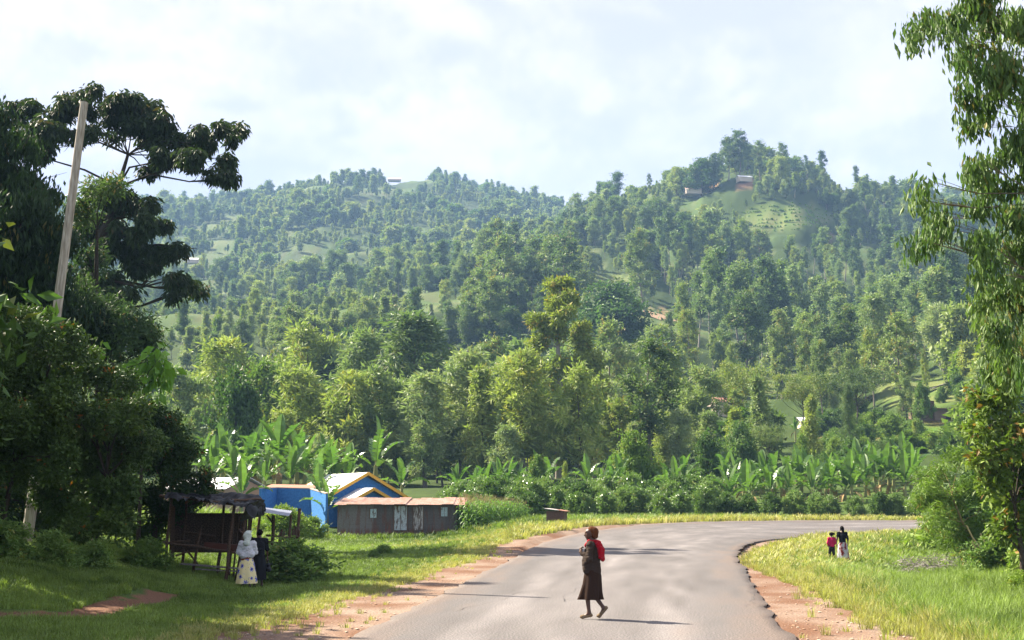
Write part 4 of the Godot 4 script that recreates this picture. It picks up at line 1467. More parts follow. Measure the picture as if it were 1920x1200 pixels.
	o = {pelvis = Vector3(0, 0.84, 0), chest = Vector3(0.0, 1.14, 0), neck = Vector3(0.01, 1.3, 0), head = Vector3(0.03, 1.45, 0), look = Vector3(1, 0, 0.35), cell = 0.024,
		shoulder_l = Vector3(0.0, 1.25, -0.16), shoulder_r = Vector3(0.0, 1.25, 0.16), elbow_l = Vector3(0.0, 1.0, -0.22), elbow_r = Vector3(0.02, 1.0, 0.22), wrist_l = Vector3(0.14, 0.86, -0.16), wrist_r = Vector3(0.16, 0.86, 0.16),
		knee_l = Vector3(0.1, 0.46, -0.1), knee_r = Vector3(-0.03, 0.45, 0.08), ankle_l = Vector3(0.12, 0.09, -0.14), ankle_r = Vector3(-0.15, 0.1, 0.08), toe_l = Vector3(0.24, 0.035, -0.15), toe_r = Vector3(-0.03, 0.035, 0.08)}
	body(w, o)
	garment(w, "pink_top", [[Vector3(0, 0.84, 0), o.chest, 0.155, 0.155], [o.chest, o.neck - Vector3(0, 0.03, 0), 0.14, 0.065], [o.shoulder_l, o.elbow_l, 0.072, 0.062], [o.shoulder_r, o.elbow_r, 0.072, 0.062], [o.elbow_l, o.wrist_l, 0.06, 0.045], [o.elbow_r, o.wrist_r, 0.06, 0.045], [o.neck - Vector3(0, 0.06, 0), o.shoulder_l, 0.075, 0.072], [o.neck - Vector3(0, 0.06, 0), o.shoulder_r, 0.075, 0.072]], 60.0, 0.018, Color(0.6, 0.02, 0.13))
	garment(w, "trousers", [[o.pelvis, o.pelvis - Vector3(0, 0.1, 0), 0.15, 0.15], [o.pelvis + Vector3(0, -0.05, -0.07), o.knee_l, 0.1, 0.075], [o.pelvis + Vector3(0, -0.05, 0.07), o.knee_r, 0.1, 0.075], [o.knee_l, o.ankle_l, 0.07, 0.055], [o.knee_r, o.ankle_r, 0.07, 0.055]], 60.0, 0.018, Color(0.03, 0.028, 0.035))
	shoes(w, o, Color(0.5, 0.5, 0.5))
	garment(w, "hair", [[Vector3(0.0, 1.5, 0), Vector3(-0.03, 1.49, 0), 0.1, 0.105], [Vector3(-0.03, 1.52, 0.1), Vector3(-0.03, 1.5, 0.15), 0.06, 0.05], [Vector3(-0.03, 1.52, -0.08), Vector3(-0.03, 1.5, -0.1), 0.05, 0.05]], 90.0, 0.014, Color(0.009, 0.007, 0.006))

# ---------------------------------------------------------------- buildings and other made things
func corrugated(w: float, h: float, pitch: float, depth: float, tone: Callable) -> ArrayMesh:
	# a sheet in the xy plane, ribs upright, from (0,0) to (w,h); tone(x, y) gives its colour
	var g := Geo.new()
	var n := int(w / pitch * 4.0)
	var m := 9
	var rows := []
	var cols := []
	for i in m + 1:
		var r := PackedVector3Array()
		var c := PackedColorArray()
		for j in n + 1:
			var x := w * j / n
			var y := h * i / m
			r.push_back(Vector3(x, y, depth * sin(TAU * x / pitch)))
			c.push_back(tone.call(x, y))
		rows.push_back(r); cols.push_back(c)
	g.sheet(rows, cols)
	return g.mesh()

func stick(parent: Node3D, called: String, a: Vector3, b: Vector3, r: float, mat: Material, rng: RandomNumberGenerator, tone := Color(1, 1, 1)) -> MeshInstance3D:
	var g := Geo.new()
	g.col = tone
	var l := a.distance_to(b)
	var pts := []
	var rad := []
	for i in 5:
		var t := i / 4.0
		pts.push_back(a.lerp(b, t) - parent.position + (jitter(rng, 0.012 * l) if i > 0 and i < 4 else Vector3.ZERO))
		rad.push_back(r * rng.randf_range(0.85, 1.1) * (1.0 - 0.2 * t))
	g.tube(pts, rad, 7)
	return part(parent, called, g.mesh(), mat)

func plank(parent: Node3D, called: String, a: Vector3, b: Vector3, w: float, h: float, mat: Material, tone := Color(1, 1, 1)) -> MeshInstance3D:
	var g := Geo.new()
	g.col = tone
	g.beam(a - parent.position, b - parent.position, w, h)
	return part(parent, called, g.mesh(), mat)

func build_stall() -> void:
	var rng := RandomNumberGenerator.new()
	rng.seed = 81
	var wood := paint("old_wood", Color(0.17, 0.11, 0.075), 0.9, 0.2)
	grain(wood, noise_tex(0.04, Color(0.5, 0.5, 0.5), Color(1, 1, 1), 4, 256, 51), 2.2)
	var pale := paint("grey_board", Color(0.34, 0.31, 0.29), 0.85, 0.2)
	grain(pale, mats.old_wood.albedo_texture, 1.6)
	var o := thing("market_stall", "rickety roadside stall of rough poles under a sagging black plastic sheet", "stall", stand(400, 34.5))
	for q in [[318, 1062, 322, 932, 34.0, 0.045], [431, 1082, 441, 938, 33.4, 0.055], [450, 1072, 463, 952, 34.0, 0.06], [371, 1072, 377, 990, 34.0, 0.045], [418, 1065, 420, 945, 35.6, 0.05], [352, 1050, 350, 935, 36.2, 0.045], [470, 1050, 468, 945, 36.0, 0.05]]:
		var foot := stand(q[0], q[4]) - Vector3(0, 0.25, 0)
		stick(o, "post", foot, spot(q[2], q[3], q[4]), q[5], wood, rng)
	for q in [[304, 1016, 34.1, 434, 1034, 33.5, 0.045], [430, 1036, 33.5, 456, 1036, 34.0, 0.04], [346, 998, 34.4, 404, 1006, 34.4, 0.035], [300, 930, 34.0, 462, 948, 33.4, 0.045], [345, 928, 36.0, 485, 938, 36.0, 0.045], [322, 932, 33.9, 352, 930, 36.2, 0.035], [440, 944, 33.4, 470, 940, 36.0, 0.04], [330, 1042, 33.9, 352, 1034, 34.2, 0.03], [352, 1034, 34.2, 372, 1060, 34.2, 0.03], [312, 1018, 34.2, 356, 1014, 34.6, 0.04], [434, 938, 33.6, 490, 936, 35.0, 0.04], [395, 1022, 35.6, 470, 1026, 35.9, 0.035]]:
		stick(o, "rail", spot(q[0], q[1], q[2]), spot(q[3], q[4], q[5]), q[6], wood, rng)
	plank(o, "bench_board", spot(340, 1057, 33.9), spot(450, 1066, 33.6), 0.22, 0.035, pale)
	plank(o, "bench_board", spot(368, 1067, 33.7), spot(446, 1071, 33.5), 0.16, 0.03, pale)
	plank(o, "counter_board", spot(385, 1022, 34.6), spot(455, 1028, 34.6), 0.3, 0.16, paint("brown_board", Color(0.12, 0.05, 0.035), 0.8, 0.2))
	for i in 22:
		var px := 322.0 + i * 6.6
		plank(o, "back_board", spot(px, 962, 36.3 + 0.03 * (i % 2)), spot(px - 1, 1036, 36.3 + 0.03 * (i % 2)), 0.108, 0.02, wood)
	for i in 3:
		var dd := 34.6 + i * 0.6
		plank(o, "side_board", spot(322 + i * 2.4, 945 + (i % 3) * 3, dd), spot(320 + i * 2.4, 1052, dd), 0.02, 0.14, wood)
	for i in 5:
		stick(o, "stake", stand(440 + i * 8, 35.6) - Vector3(0, 0.1, 0), spot(441 + i * 8 + rng.randf_range(-3, 3), 955 + rng.randf_range(0, 25), 35.6), 0.03, wood, rng)
	# the crumpled sheet
	var tarp := paint("black_plastic", Color(0.012, 0.012, 0.014), 0.5, 0.15, false)
	var nz := FastNoiseLite.new()
	nz.seed = 8; nz.frequency = 0.9; nz.fractal_octaves = 4
	var rows := []
	for i in 22:
		var t := i / 21.0
		var r := PackedVector3Array()
		for j in 50:
			var s := j / 49.0
			var a := spot(308, 926, 33.3).lerp(spot(478, 946, 32.9), s)
			var b := spot(344, 922, 36.6).lerp(spot(500, 928, 36.2), s)
			var p := a.lerp(b, t)
			p += Vector3(0.05, 0.1, 0.05) * nz.get_noise_2d(s * 5.0, t * 4.0) * 1.3 + Vector3(0, 0.028 * nz.get_noise_2d(s * 22.0, t * 16.0), 0)
			p.y -= 0.12 * sin(PI * s) * sin(PI * t)
			if t < 0.12:
				p.y -= (0.12 - t) * (0.3 + 1.6 * absf(nz.get_noise_2d(s * 14.0, 3.0)))
			if s > 0.9:
				p.y -= (s - 0.9) * (2.2 + 4.0 * absf(nz.get_noise_2d(t * 9.0, 8.0)))
			r.push_back(p - o.position)
		rows.push_back(r)
	var g := Geo.new()
	g.sheet(rows)
	part(o, "plastic_sheet", g.mesh(), tarp)
	# hanging flap at the corner
	rows = []
	for i in 12:
		var r := PackedVector3Array()
		for j in 10:
			var p := spot(466, 944, 33.0).lerp(spot(496, 936, 35.4), j / 9.0) - Vector3(0, i * 0.042, 0)
			p += Vector3(-0.02 * i, 0, 0) * (1.0 - j / 9.0) + Vector3(0.06, 0.03, 0.06) * nz.get_noise_2d(i * 0.6, j * 0.8) * 1.5
			r.push_back(p - o.position)
		rows.push_back(r)
	g = Geo.new()
	g.sheet(rows)
	part(o, "plastic_flap", g.mesh(), tarp)
	# lean-to with a sheet roof behind
	var lean := thing("lean_to", "small open lean-to with thin grey sheet roof on poles beside the stall", "shelter", stand(512, 38.0))
	for q in [[513, 966, 37.6, 0.06], [488, 962, 39.6, 0.05], [546, 965, 39.5, 0.045]]:
		stick(lean, "post", stand(q[0], q[2]) - Vector3(0, 0.2, 0), spot(q[0], q[1], q[2]), q[3], wood, rng)
	stick(lean, "brace", spot(513, 982, 37.6), spot(500, 966, 37.7), 0.03, wood, rng)
	stick(lean, "rail", spot(500, 1004, 37.6), spot(532, 1006, 38.2), 0.035, wood, rng)
	stick(lean, "rail", spot(500, 1015, 37.6), spot(532, 1018, 38.2), 0.03, wood, rng)
	g = Geo.new()
	g.col = Color(0.8, 0.85, 0.95)
	var ra := spot(474, 958, 36.6)
	var rb := spot(542, 968, 37.0)
	var rc := spot(548, 958, 40.4)
	var rd := spot(480, 950, 40.0)
	rows = []
	for i in 8:
		var r := PackedVector3Array()
		for j in 40:
			r.push_back(ra.lerp(rb, j / 39.0).lerp(rd.lerp(rc, j / 39.0), i / 7.0) + Vector3(0, 0.015 * (j % 2), 0) - lean.position)
		rows.push_back(r)
	g.sheet(rows)
	part(lean, "sheet_roof", g.mesh(), paint("grey_sheet", Color(0.2, 0.21, 0.25), 0.5, 0.4))
	var fence := thing("stake_fence", "short fence of uneven upright stakes beside the dark bush", "fence", stand(545, 37.0))
	for i in 11:
		var px := 526.0 + i * 3.4
		stick(fence, "stake", stand(px, 37.0) - Vector3(0, 0.15, 0), spot(px + rng.randf_range(-2, 3), 992 + rng.randf_range(-6, 14) + (2 - i) * 0.3, 37.0), rng.randf_range(0.025, 0.04), wood, rng)
	stick(fence, "post", stand(561, 37.2) - Vector3(0, 0.2, 0), spot(562, 953, 37.2), 0.055, wood, rng)
	stick(fence, "rail", spot(524, 1008, 36.9), spot(562, 1006, 37.0), 0.03, wood, rng)

func build_pole() -> void:
	var base := stand(62, 36.0)
	var top := spot(158, 192, 36.4)
	var o := thing("utility_pole", "tall bare leaning pole of weathered grey wood rising from the bushes", "pole", base)
	var g := Geo.new()
	g.col = Color(0.62, 0.56, 0.48)
	var pts := []
	var rad := []
	for i in 9:
		var t := i / 8.0
		pts.push_back((Vector3(0, -0.5, 0)).lerp(top - base, t))
		rad.push_back(lerpf(0.165, 0.115, t))
	g.tube(pts, rad, 14)
	var m := paint("pole_wood", Color(1, 1, 1), 0.75, 0.25)
	var tex := noise_tex(0.02, Color(0.55, 0.52, 0.48), Color(1, 1, 1), 5, 512, 61)
	m.albedo_texture = tex
	m.uv1_triplanar = true
	m.uv1_scale = Vector3(1.2, 0.12, 1.2)
	part(o, "shaft", g.mesh(), m)
	g = Geo.new()
	g.col = Color(0.75, 0.73, 0.68)
	var dir := (top - base).normalized()
	g.tube([dir * 1.85, dir * 2.1], [0.163, 0.162], 14, false)
	part(o, "paint_band", g.mesh(), paint("chalky_paint", Color(0.8, 0.8, 0.8), 0.8, 0.2))

func build_far_poles() -> void:
	for q in [[1113, 452.0, 470, "thin pale power pole beside the ridge clearing"], [1682, 262.0, 640, "thin pale power pole before the plantation"]]:
		var at := stand(q[0], q[1])
		var o := thing("power_pole", q[3], "pole", at, 0.0, "power poles on the slope")
		var g := Geo.new()
		g.col = Color(0.5, 0.46, 0.4)
		g.tube([Vector3(0, -0.5, 0), Vector3(0, 10.5, 0)], [0.17, 0.12], 7)
		part(o, "shaft", g.mesh(), mats.pole_wood)
		g = Geo.new()
		g.col = Color(0.35, 0.3, 0.26)
		g.box(Transform3D(Basis(), Vector3(0, 9.9, 0.2)), Vector3(1.8, 0.14, 0.12))
		part(o, "crossarm", g.mesh(), mats.pole_wood)

func build_shack() -> void:
	var base := stand(745, 80.0)
	var o := thing("corrugated_shack", "long low shack of rusty corrugated iron with pale doors and shutters", "shack", base)
	var nz := FastNoiseLite.new()
	nz.seed = 77; nz.frequency = 0.9; nz.fractal_octaves = 4
	var metal := paint("old_iron", Color(1, 1, 1), 0.62, 0.4)
	grain(metal, noise_tex(0.03, Color(0.62, 0.6, 0.58), Color(1, 1, 1), 5, 512, 71), 0.8)
	var left := spot(632, 1000, 80.0).x - base.x
	var right := spot(857, 1000, 80.0).x - base.x
	var h := 2.2
	var n := 10
	var sw := (right - left) / n
	for i in n:
		var grey := Color(0.17, 0.15, 0.135) if i > 2 else Color(0.26, 0.24, 0.22)
		grey = shade_of(grey, 0.9 + 0.25 * absf(nz.get_noise_1d(i * 7.7)))
		var seed_x := i * 5.0
		var tone := func(x: float, y: float) -> Color:
			var splash := 0.5 + 0.32 * nz.get_noise_2d(seed_x + x * 2.0, 4.0) + 0.3 * nz.get_noise_2d(seed_x + x * 5.0, y * 5.0)
			var c := grey
			if nz.get_noise_2d(seed_x + x * 3.0, y * 0.5) > 0.28:
				c = c.lerp(Color(0.2, 0.09, 0.05), 0.6)
			return c.lerp(Color(0.24, 0.09, 0.05), 0.85) if y < splash else c
		part(o, "wall_sheet", corrugated(sw - 0.004, h, 0.1, 0.012, tone), metal, Transform3D(Basis(), Vector3(left + i * sw, -0.05, 0.006 * (i % 2))))
	# ends and back
	var plain := func(x: float, y: float) -> Color:
		return Color(0.16, 0.14, 0.125) if y > 0.45 + 0.3 * nz.get_noise_2d(x * 2.0, 9.0) else Color(0.22, 0.09, 0.055)
	for s in [left, right]:
		part(o, "wall_sheet", corrugated(4.0, h, 0.1, 0.012, plain), metal, Transform3D(Basis(Vector3.UP, PI * 0.5), Vector3(s, -0.05, -0.02)))
	part(o, "wall_sheet", corrugated(right - left, h + 0.3, 0.1, 0.012, plain), metal, Transform3D(Basis(), Vector3(left, -0.05, -4.0)))
	# roof sheets, rusty, each a little crooked
	var rng := RandomNumberGenerator.new()
	rng.seed = 5
	for i in 11:
		var sd := i * 3.1
		var tone := func(x: float, y: float) -> Color:
			var k := nz.get_noise_2d(sd + x * 2.0, y * 1.2)
			return Color(0.42, 0.2, 0.13).lerp(Color(0.5, 0.36, 0.3), clampf(0.4 + 1.3 * k, 0, 1))
		var t := Transform3D(Basis(Vector3.RIGHT, -PI * 0.5 + 0.1 + rng.randf_range(-0.008, 0.008)) * Basis(Vector3.FORWARD, rng.randf_range(-0.015, 0.015)), Vector3(left - 0.2 + i * 0.765, h - 0.06 + rng.randf_range(-0.015, 0.03) + 0.012 * (i % 2), 0.45 + rng.randf_range(-0.07, 0.07)))
		part(o, "roof_sheet", corrugated(0.8, 4.7, 0.1, 0.014, tone), metal, t)
	var wood := paint("door_frame", Color(0.14, 0.09, 0.06), 0.9, 0.2, false)
	# doors and shutters
	var peel := func(tone_a: Color, tone_b: Color, cut: float, sd: float) -> Callable:
		return func(x: float, y: float) -> Color: return tone_b if nz.get_noise_2d(sd + x * 4.0, y * 1.6) + nz.get_noise_2d(sd + x * 11.0, y * 7.0) * 0.5 > cut else tone_a
	for q in [["door", 739, 763, 949, 994, Color(0.62, 0.7, 0.72), 0.25, 2.0], ["door", 775, 793, 950, 994, Color(0.6, 0.58, 0.54), -0.02, 9.0], ["shutter", 694, 706, 954, 971, Color(0.6, 0.78, 0.82), 0.5, 14.0], ["shutter", 827, 839, 951, 968, Color(0.6, 0.78, 0.82), 0.5, 17.0]]:
		var a := spot(q[1], q[4], 79.9) - base
		var b := spot(q[2], q[3], 79.9) - base
		a.y = maxf(a.y, 0.02)
		var w := b.x - a.x
		var hh := b.y - a.y
		var leaf := part(o, q[0], corrugated(w, hh, 0.11, 0.008, peel.call(q[5], Color(0.2, 0.15, 0.12), q[6], q[7])), metal, Transform3D(Basis(), Vector3(a.x, a.y, 0.06)))
		var f := Geo.new()
		for e in [[Vector3(-0.03, hh * 0.5, 0), Vector3(0.05, hh + 0.1, 0.05)], [Vector3(w + 0.03, hh * 0.5, 0), Vector3(0.05, hh + 0.1, 0.05)], [Vector3(w * 0.5, hh + 0.025, 0.003), Vector3(w + 0.004, 0.05, 0.05)], [Vector3(w * 0.5, hh * 0.5, 0.012), Vector3(0.025, hh - 0.02, 0.02)]]:
			f.box(Transform3D(Basis(), e[0]), e[1])
		part(leaf, "frame", f.mesh(), wood)

# gabled block: front gable faces +z; returns nothing, adds parts
func gabled(o: Node3D, at: Transform3D, w: float, l: float, wall_h: float, rise: float, over: float, wall: Material, roof: Material, trim: Material, sheets := true) -> void:
	var g := Geo.new()
	var hw := w * 0.5
	var front := [Vector3(-hw, -0.6, 0), Vector3(-hw, wall_h, 0), Vector3(0, wall_h + rise * (hw / (hw + over)), 0), Vector3(hw, wall_h, 0), Vector3(hw, -0.6, 0)]
	for z in [0.0, -l]:
		var p := []
		for q in front:
			p.push_back(at * (q + Vector3(0, 0, z)))
		g.quad(p[0], p[1], p[3], p[4])
		g.tri(p[1], p[2], p[3])
	for s in [-1.0, 1.0]:
		g.quad(at * Vector3(s * hw, -0.6, 0), at * Vector3(s * hw, wall_h, 0), at * Vector3(s * hw, wall_h, -l), at * Vector3(s * hw, -0.6, -l))
	part(o, "wall", g.mesh(), wall)
	var eave := wall_h - rise * over / (hw + over) + 0.03
	var ridge := wall_h + rise + 0.06
	for s in [-1.0, 1.0]:
		var n := maxi(1, int(l / 0.8)) if sheets else 1
		for i in n:
			var r := Geo.new()
			var z0 := over - (l + 2.0 * over) * i / n
			var z1 := over - (l + 2.0 * over) * (i + 1) / n
			var lift := Vector3(0, 0.006 * (i % 2), 0)
			var a := at * (Vector3(s * (hw + over), eave, z0) + lift)
			var b := at * (Vector3(s * 0.02, ridge, z0) + lift)
			var c := at * (Vector3(s * 0.02, ridge, z1) + lift)
			var d := at * (Vector3(s * (hw + over), eave, z1) + lift)
			var up := Vector3(0, 0.03, 0)
			r.quad(a + up, b + up, c + up, d + up)
			r.quad(a, b, c, d)
			r.quad(a, a + up, d + up, d)
			r.quad(a, b, b + up, a + up)
			r.quad(d, c, c + up, d + up)
			part(o, "roof_sheet" if sheets else "roof", r.mesh(), roof)
		if trim:
			for z in [over + 0.012, -l - over - 0.012]:
				var t := Geo.new()
				var a := at * Vector3(s * (hw + over + 0.03), eave - 0.06, z)
				var b := at * Vector3(0, ridge - 0.06, z)
				t.beam(a, b, 0.045, 0.22)
				part(o, "fascia", t.mesh(), trim)

func build_blue_house() -> void:
	var roof := paint("white_iron", Color(0.78, 0.78, 0.78), 0.45, 0.5)
	grain(roof, noise_tex(0.02, Color(0.82, 0.82, 0.82), Color(1, 1, 1), 4, 256, 81), 0.4)
	var blue := paint("blue_plaster", Color(0.075, 0.235, 0.52), 0.85, 0.25)
	grain(blue, noise_tex(0.02, Color(0.68, 0.76, 0.8), Color(1, 1, 1), 5, 512, 82), 0.5)
	var trim := paint("ochre_trim", Color(0.62, 0.34, 0.05), 0.7, 0.3)
	var base := stand(688, 92.0)
	var o := thing("blue_house", "bright blue house with white iron gable roofs edged in ochre boards", "house", base)
	var turn := 0.55
	var apex := spot(686, 888, 92.0) - base
	var w := 6.4
	var rise := 1.75
	gabled(o, Transform3D(Basis(Vector3.UP, turn), Vector3(apex.x, 0, 0)), w, 7.5, apex.y - rise, rise, 0.45, blue, roof, trim)
	var porch := spot(697, 917, 89.6) - base
	gabled(o, Transform3D(Basis(Vector3.UP, turn), Vector3(porch.x, 0, porch.z)), 3.2, 5.0, porch.y - 0.85, 0.85, 0.4, blue, roof, trim)
	# long lower wing running off behind the palms
	var wing := spot(598, 921, 91.5) - base
	gabled(o, Transform3D(Basis(Vector3.UP, turn - 0.1), Vector3(wing.x, 0, wing.z)), 3.6, 4.0, wing.y - 0.8, 0.8, 0.3, blue, roof, null)
	# compound wall of plastered panels
	var wallo := thing("compound_wall", "deep blue plastered compound wall behind the stake fence", "wall", stand(552, 84.0))
	var plan := [[488, 916, 83.0], [519, 915, 86.0], [583, 917, 85.0], [613, 926, 81.8]]
	for i in 3:
		var a := spot(plan[i][0], plan[i][1], plan[i][2])
		var b := spot(plan[i + 1][0], plan[i + 1][1], plan[i + 1][2])
		var g := Geo.new()
		var lowa := Vector3(a.x, land(a.x, -a.z) - 0.3, a.z)
		var lowb := Vector3(b.x, land(b.x, -b.z) - 0.3, b.z)
		var side := (b - a).cross(Vector3.UP).normalized() * 0.075
		var p := []
		for q in [lowa, a, b, lowb]:
			p.push_back(q + side - wallo.position)
		for q in [lowa, a, b, lowb]:
			p.push_back(q - side - wallo.position)
		g.quad(p[3], p[2], p[1], p[0]); g.quad(p[4], p[5], p[6], p[7]); g.quad(p[1], p[2], p[6], p[5]); g.quad(p[0], p[1], p[5], p[4]); g.quad(p[3], p[7], p[6], p[2])
		part(wallo, "panel", g.mesh(), blue)
		var cap := Geo.new()
		cap.beam(a - wallo.position + Vector3(0, 0.03, 0), b - wallo.position + Vector3(0, 0.03, 0), 0.2, 0.06)
		part(wallo, "coping", cap.mesh(), paint("bare_cement", Color(0.42, 0.36, 0.3), 0.9, 0.2))
	# low neighbour with pale roof just behind the stall
	var low := thing("low_house", "low house with pale iron roof and rusty lean-to behind the stall", "house", stand(470, 88.0))
	var a2 := spot(462, 897, 88.0) - low.position
	gabled(low, Transform3D(Basis(Vector3.UP, 1.1), Vector3(a2.x, 0, a2.z)), 4.6, 5.5, a2.y - 0.75, 0.75, 0.3, paint("mud_wall", Color(0.36, 0.24, 0.16), 0.9, 0.2), roof, null)
	var g2 := Geo.new()
	g2.col = Color(0.5, 0.24, 0.15)
	g2.box(Transform3D(Basis(Vector3.RIGHT, 0.1) * Basis(Vector3.FORWARD, 0.02), spot(548, 912, 87.5) - low.position), Vector3(3.4, 0.05, 2.5))
	part(low, "lean_to_roof", g2.mesh(), mats.old_iron)

func build_small_buildings() -> void:
	var brick := paint("block_wall", Color(0.4, 0.3, 0.23), 0.9, 0.2)
	grain(brick, noise_tex(0.12, Color(0.55, 0.53, 0.5), Color(1, 1, 1), 2, 256, 91, FastNoiseLite.TYPE_CELLULAR), 0.7)
	var rust: StandardMaterial3D = mats.old_iron
	# roadside hutch
	var k := thing("roadside_kiosk", "tiny hut with pale tin roof and bluish door at the edge of the bend", "hut", stand(1043, 80.0))
	var g := Geo.new()
	g.col = Color(0.16, 0.085, 0.06)
	g.box(Transform3D(Basis(Vector3.UP, -0.3), Vector3(0, 0.4, 0)), Vector3(1.15, 1.0, 0.9))
	part(k, "wall", g.mesh(), rust)
	g = Geo.new()
	g.col = Color(0.75, 0.72, 0.68)
	g.box(Transform3D(Basis(Vector3.UP, -0.3) * Basis(Vector3.FORWARD, 0.12), Vector3(-0.2, 1.0, 0)), Vector3(0.95, 0.04, 1.2))
	part(k, "roof_sheet", g.mesh(), rust)
	g = Geo.new()
	g.col = Color(0.55, 0.28, 0.2)
	g.box(Transform3D(Basis(Vector3.UP, -0.3) * Basis(Vector3.FORWARD, 0.16), Vector3(0.4, 0.93, 0.05)), Vector3(0.6, 0.04, 1.2))
	part(k, "roof_sheet", g.mesh(), rust)
	g = Geo.new()
	g.col = Color(0.5, 0.6, 0.62)
	g.box(Transform3D(Basis(Vector3.UP, -0.3), Vector3(0.08, 0.35, 0).rotated(Vector3.UP, -0.3) + Vector3(0.14, 0.02, 0.46)), Vector3(0.26, 0.7, 0.03))
	part(k, "door", g.mesh(), rust)
	# block house on the right slope
	var base := stand(1772, 188.0) - Vector3(0, 0.9, 0)
	var h := thing("block_house", "long unplastered block house with low rusty roof and square chimney on the slope", "house", base)
	g = Geo.new()
	g.box(Transform3D(Basis(Vector3.UP, 0.12), Vector3(1.2, 0.9, -2)), Vector3(6.4, 3.4, 4))
	part(h, "wall", g.mesh(), brick)
	g = Geo.new()
	g.box(Transform3D(Basis(Vector3.UP, 0.12), Vector3(-3.2, 0.7, -1.6)), Vector3(2.6, 3.0, 3))
	part(h, "wall", g.mesh(), brick)
	g = Geo.new()
	g.col = Color(0.35, 0.2, 0.14)
	g.box(Transform3D(Basis(Vector3.UP, 0.12) * Basis(Vector3.RIGHT, 0.07), Vector3(0.4, 2.75, -2)), Vector3(9.8, 0.08, 5.2))
	part(h, "roof", g.mesh(), rust)
	g = Geo.new()
	g.col = Color(0.5, 0.45, 0.42)
	g.box(Transform3D(Basis(Vector3.UP, 0.12), Vector3(-2.0, 3.2, -1)), Vector3(1.1, 1.3, 1.1))
	part(h, "chimney", g.mesh(), brick)
	for x in [0.0, 2.4]:
		g = Geo.new()
		g.col = Color(0.03, 0.025, 0.02)
		g.box(Transform3D(Basis(Vector3.UP, 0.12), Vector3(1.2 + x * 0.99 - 0.8, 1.3, 0.02 - x * 0.12 + 0.08)), Vector3(0.8, 0.9, 0.06))
		part(h, "window", g.mesh(), mats.chalky_paint)
	# scattered roofs among the trees: column, row of the ridge, distance, width, label, roof tone
	var wall := paint("pale_wall", Color(0.55, 0.45, 0.36), 0.9, 0.2)
	var tins := {"white": paint("far_white_roof", Color(0.75, 0.76, 0.78), 0.5, 0.4), "pink": paint("far_pink_roof", Color(0.6, 0.42, 0.38), 0.6, 0.3), "rust": paint("far_rust_roof", Color(0.4, 0.2, 0.14), 0.7, 0.3)}
	for q in [[1552, 758, 205, 3.6, "white", "low white roofed house half hidden by flat-topped trees", 0.1], [918, 606, 330, 7.0, "pink", "pinkish tin roof among banana plants on the middle slope", 0.2], [1388, 742, 215, 5.0, "rust", "brown roofed hut behind the pale conical tree", 0.5],
		[1325, 757, 200, 4.0, "rust", "tiny red-brown hut between slope trees", -0.3], [1434, 330, 690, 8.0, "white", "white roofed house under the tallest hilltop trees", 0.2], [1338, 352, 680, 9.0, "pink", "low house beside the red earth cut on the hilltop", 0.1],
		[757, 333, 1330, 14.0, "pink", "pink roofed house on the hazy far ridge", 0.1], [728, 340, 1320, 12.0, "white", "white roofed house on the hazy far ridge", 0.3], [862, 357, 1330, 12.0, "rust", "rust roofed house below the far ridge", 0.2],
		[373, 483, 860, 9.0, "white", "white roofed house by the valley field", 0.1], [1748, 356, 800, 9.0, "white", "pale house on the skyline beyond the hanging foliage", 0.0], [1100, 555, 470, 5.0, "white", "small pale roofed house by the sandy track", 0.4]]:
		var at := slope_spot(q[0], q[1] + 3.4 / q[2] * FOCAL, q[2])
		var hh := 3.4
		if q[2] == 205:
			at.y -= 2.1
		var ho := thing("farm_house", q[5], "house", at, q[6], "houses scattered over the hills")
		gabled(ho, Transform3D(Basis(Vector3.UP, PI * 0.5), Vector3(-q[3] * 0.5, 0, 0)), q[3] * 0.6, q[3], hh - q[3] * 0.16, q[3] * 0.16, 0.4, wall, tins[q[4]], null, false)
	# distant road on the right slope and the sandy track in the middle
	for q in [["upper_road", [[1736, 226], [1765, 229], [1800, 233], [1850, 238], [1930, 246]], 3.0, Color(0.3, 0.28, 0.28)], ["sandy_track", [[1188, 452], [1215, 447], [1240, 440], [1275, 436]], 3.0, Color(0.42, 0.3, 0.2)]]:
		var s := Geo.new()
		s.col = q[3]
		var rows := []
		for e in q[1]:
			var r := PackedVector3Array()
			for j in 5:
				var p := stand(e[0], e[1] + (j - 2) * q[2] * 0.5)
				r.push_back(p + Vector3(0, 0.5, 0))
			rows.push_back(r)
		s.sheet(rows)
		struct(q[0], s.mesh(), mats.pole_wood)

